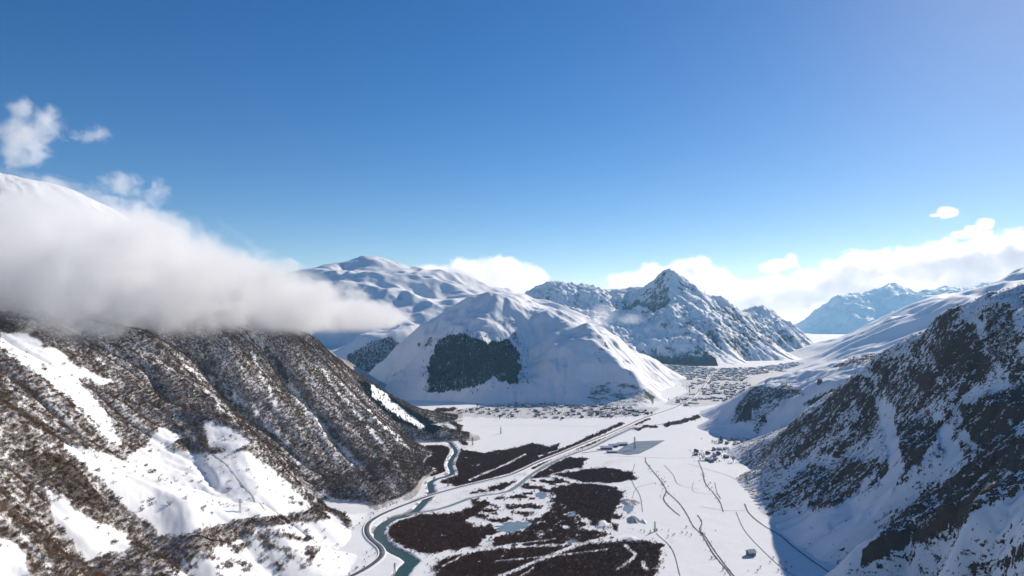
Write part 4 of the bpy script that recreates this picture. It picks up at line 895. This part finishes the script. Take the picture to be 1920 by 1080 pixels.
for a, b, h, lb in ((939,813,20,'faint lattice pylon in the open white field below the village strip'), (886,835,22,'lattice pylon in the field just right of the river bend'), (956,850,12,'short lattice pylon among the brown thickets left of the road'), (840,912,19,'lattice pylon in the thicket between river and road'),
                   (740,1079,19,'lattice pylon beside the road at the bottom edge'), (1190,842,33,'tall lattice pylon standing on the paved yard'), (1293,736,27,'lattice pylon at the left edge of the town'), (1228,996,16,'short lattice pylon beside the mineral spring')):
    x, y = G(a, b); pylon(x, y, float(surf([x], [y])[0]), h, lb, thick=.22+y*.00012)
x, y, z = on_relief(450, 962, rel_L, 420, 1400); pylon(x, y, z, 18, 'thin lattice pylon on the white meadow of the left hillside')

# stone towers
M_stone = plain('tower_stone', (.11, .09, .075), .95, .3, .5)
def tower(x, y, z, wd, h, label):
    root = empty('watch_tower', (x, y, z), .5); tag(root, label, 'tower'); V = []; 
    bm = bmesh.new(); v = box_bm(bm, 0, 0, h*.5-1.5, wd, wd, h+3)
    for q_ in v:
        if q_.co.z > h*.5: q_.co.x *= .82; q_.co.y *= .82
    link('wall', bm_mesh('wall', bm, M_stone), root)
    for k in range(4):
        a = k*math.pi/2+math.pi/4; bm = bmesh.new(); box_bm(bm, math.cos(a)*wd*.48, math.sin(a)*wd*.48, h+h*.05, wd*.24, wd*.24, h*.10); link('battlement', bm_mesh('battlement', bm, M_stone), root)
    bm = bmesh.new(); box_bm(bm, 0, -wd*.465, h*.62, wd*.14, wd*.06, h*.10); link('window', bm_mesh('window', bm, M_glass), root)
x, y, z = on_relief(1537, 721, rel_K, 1700, 2500); tower(x, y, z-1, 11, 15, 'square dark stone watch tower on the snowy knoll ridge')
x, y = G(1352, 829); tower(x, y, float(ground_z(x, y)), 6, 15, 'slim stone tower rising from the hamlet at the knoll foot')

# long buildings beside the paved yard and the lone stone hut
def long_building(a, b, L, Wd, H, rz, wi, ri, label, nwin=8, name='long_building', cat='building'):
    x, y = G(a, b); root = empty(name, (x, y, .4), rz); tag(root, label, cat)
    for nm, me in (('wall', WALL_ME[wi]), ('roof', ROOF_ME[ri])):
        o = link(nm, me, root); o.scale = (L, Wd, H)
    bm = bmesh.new(); box_bm(bm, 0, 0, 0, 1, 1, 1); wm = bm_mesh('window', bm, M_glass)
    for k in range(nwin):
        o = link('window', wm, root); o.location = (-L*.42+L*.84*k/max(1, nwin-1), -Wd*.5-.02, H*.38); o.scale = (L*.42/nwin, .12, H*.24)
    bm = bmesh.new(); box_bm(bm, 0, 0, 0, 1, 1, 1); o = link('door', bm_mesh('door', bm, M_timber), root); o.location = (L*.5+.03, 0, H*.2); o.scale = (.12, Wd*.2, H*.36)
long_building(1137, 842, 30, 13, 8, .05, 1, 0, 'long brown shed with snowy roof nearest the road by the paved yard')
long_building(1150, 838, 24, 11, 8, .1, 1, 0, 'middle brown shed with snowy roof beside the paved yard', 6)
long_building(1167, 835, 26, 11, 8, .3, 1, 0, 'reddish shed with snowy roof at the back corner of the paved yard', 6)
long_building(1147, 849, 26, 7, 5, .0, 0, 0, 'low grey building with snowy roof along the front of the paved yard', 8)
long_building(1408, 1041, 11, 9, 8, .25, 0, 0, 'lone square stone hut with snowy roof in the white field on the right', 3, 'stone_hut', 'hut')

# mineral spring: fluted rim, pale mound, snowy spoil heaps
t = NT('travertine'); p = t.pos(); t.bsdf(t.mix(t.noise(p, .25, 5, .6), (.42, .41, .36), (.62, .62, .60)), .8, .2, t.bump(t.noise(p, .6, 5), .6, .5)); M_trav = t.m
def mound(name, a, b, rx, ry, h, flutes, fl_amp, mat, label, cat, seed, flat=.0):
    x, y = G(a, b); V = [(0, 0, h)]; Fc = []; nr, na = 8, 72
    for i in range(1, nr+1):
        f = i/nr
        for k in range(na):
            an = 2*math.pi*k/na; rr = f*(1+.12*math.sin(an*3+seed)+.07*math.sin(an*7+seed*2)); fl = fl_amp*math.cos(an*flutes)*math.sin(math.pi*min(1, f*1.05))
            V.append((math.cos(an)*rx*rr, math.sin(an)*ry*rr, h*(max(0, 1-max(0, f-flat)/(1-flat))**1.2)+fl-1.2*f**4))
    for k in range(na): Fc.append((0, 1+k, 1+(k+1) % na))
    for i in range(nr-1):
        for k in range(na): u = 1+i*na; Fc.append((u+k, u+na+k, u+na+(k+1) % na, u+(k+1) % na))
    me = pydata(name, V, Fc, mat); me.polygons.foreach_set('use_smooth', np.ones(len(me.polygons), bool)); o = link(name, me); o.location = (x, y, float(ground_z(x, y))); tag(o, label, cat); return o
mound('travertine_terrace', 1181, 942, 22, 28, 3.5, 18, .55, M_trav, 'fluted pale travertine terrace above the small blue pool', 'terrace', 1.0, .5)
mound('spring_mound', 1188, 976, 15, 20, 8, 9, .35, M_trav, 'pale grey-green mineral spring mound below the small blue pool', 'mound', 2.0, .2)
M_heap = plain('heaped_snow', (.76, .78, .81), .8, .06, .2)
mound('snow_heap', 1132, 984, 17, 34, 4.5, 5, .3, M_heap, 'long snowy heap at the edge of the thicket left of the spring', 'heap', 3.0)
mound('snow_heap', 1183, 1012, 19, 18, 4, 5, .3, M_heap, 'low snowy heap in front of the mineral spring', 'heap', 4.0)
mound('snow_heap', 1206, 978, 8, 16, 4, 5, .3, M_heap, 'small snowy heap right of the mineral spring mound', 'heap', 5.0)

# road bridge over the river
k = int(np.argmin(np.hypot(ROAD_W[:, 0]-G(787, 938)[0], ROAD_W[:, 1]-G(787, 938)[1]))); bx, by = ROAD_W[k]; dd = ROAD_W[k+1]-ROAD_W[k-1]; ba = math.atan2(dd[1], dd[0])
M_conc = plain('bridge_concrete', (.34, .33, .31), .85, .15, .4)
br = empty('road_bridge', (bx, by, -2.4), ba); tag(br, 'low concrete road bridge over the turquoise river at the foot of the spur', 'bridge')
bm = bmesh.new(); box_bm(bm, 0, 0, 2.7, 40, 10.2, .9); link('deck', bm_mesh('deck', bm, M_conc), br)
for s in (-1, 1):
    bm = bmesh.new(); box_bm(bm, 0, s*5.2, 4.1, 40, .4, 1.2); link('parapet', bm_mesh('parapet', bm, M_conc), br)
    bm = bmesh.new(); box_bm(bm, s*9, 0, .6, 1.6, 8, 3.4); link('pier', bm_mesh('pier', bm, M_conc), br)

# track along the left hillside bench
def hill_track(pts, w_, mat, rel, D0, D1, dz=.8, wn=.3, name='track'):
    W = [on_relief(a, b, rel, D0, D1)[:2] for a, b in pts]; return strip(name, smooth_line(W, 5), w_, lambda x, y: rel(x, y)+fine_rough(2.2, 34, 101)(x, y, rel(x, y)) if rel is rel_L else rel(x, y), dz, mat, wn=wn)
M_tsnow = plain('trodden_snow', (.55, .52, .48), .85, .15, .2)
hill_track([(180,1084),(260,1060),(330,1038),(400,1016),(460,998),(520,980)], 1.6, M_tsnow, rel_L, 450, 1300)
hill_track([(400,853),(425,873),(450,905),(475,935),(495,957)], .9, M_tsnow, rel_L, 600, 1400, .6)
hill_track([(372,1008),(415,996),(440,985),(455,975),(490,968)], .6, M_ditch, rel_L, 600, 1400, .7, .6)
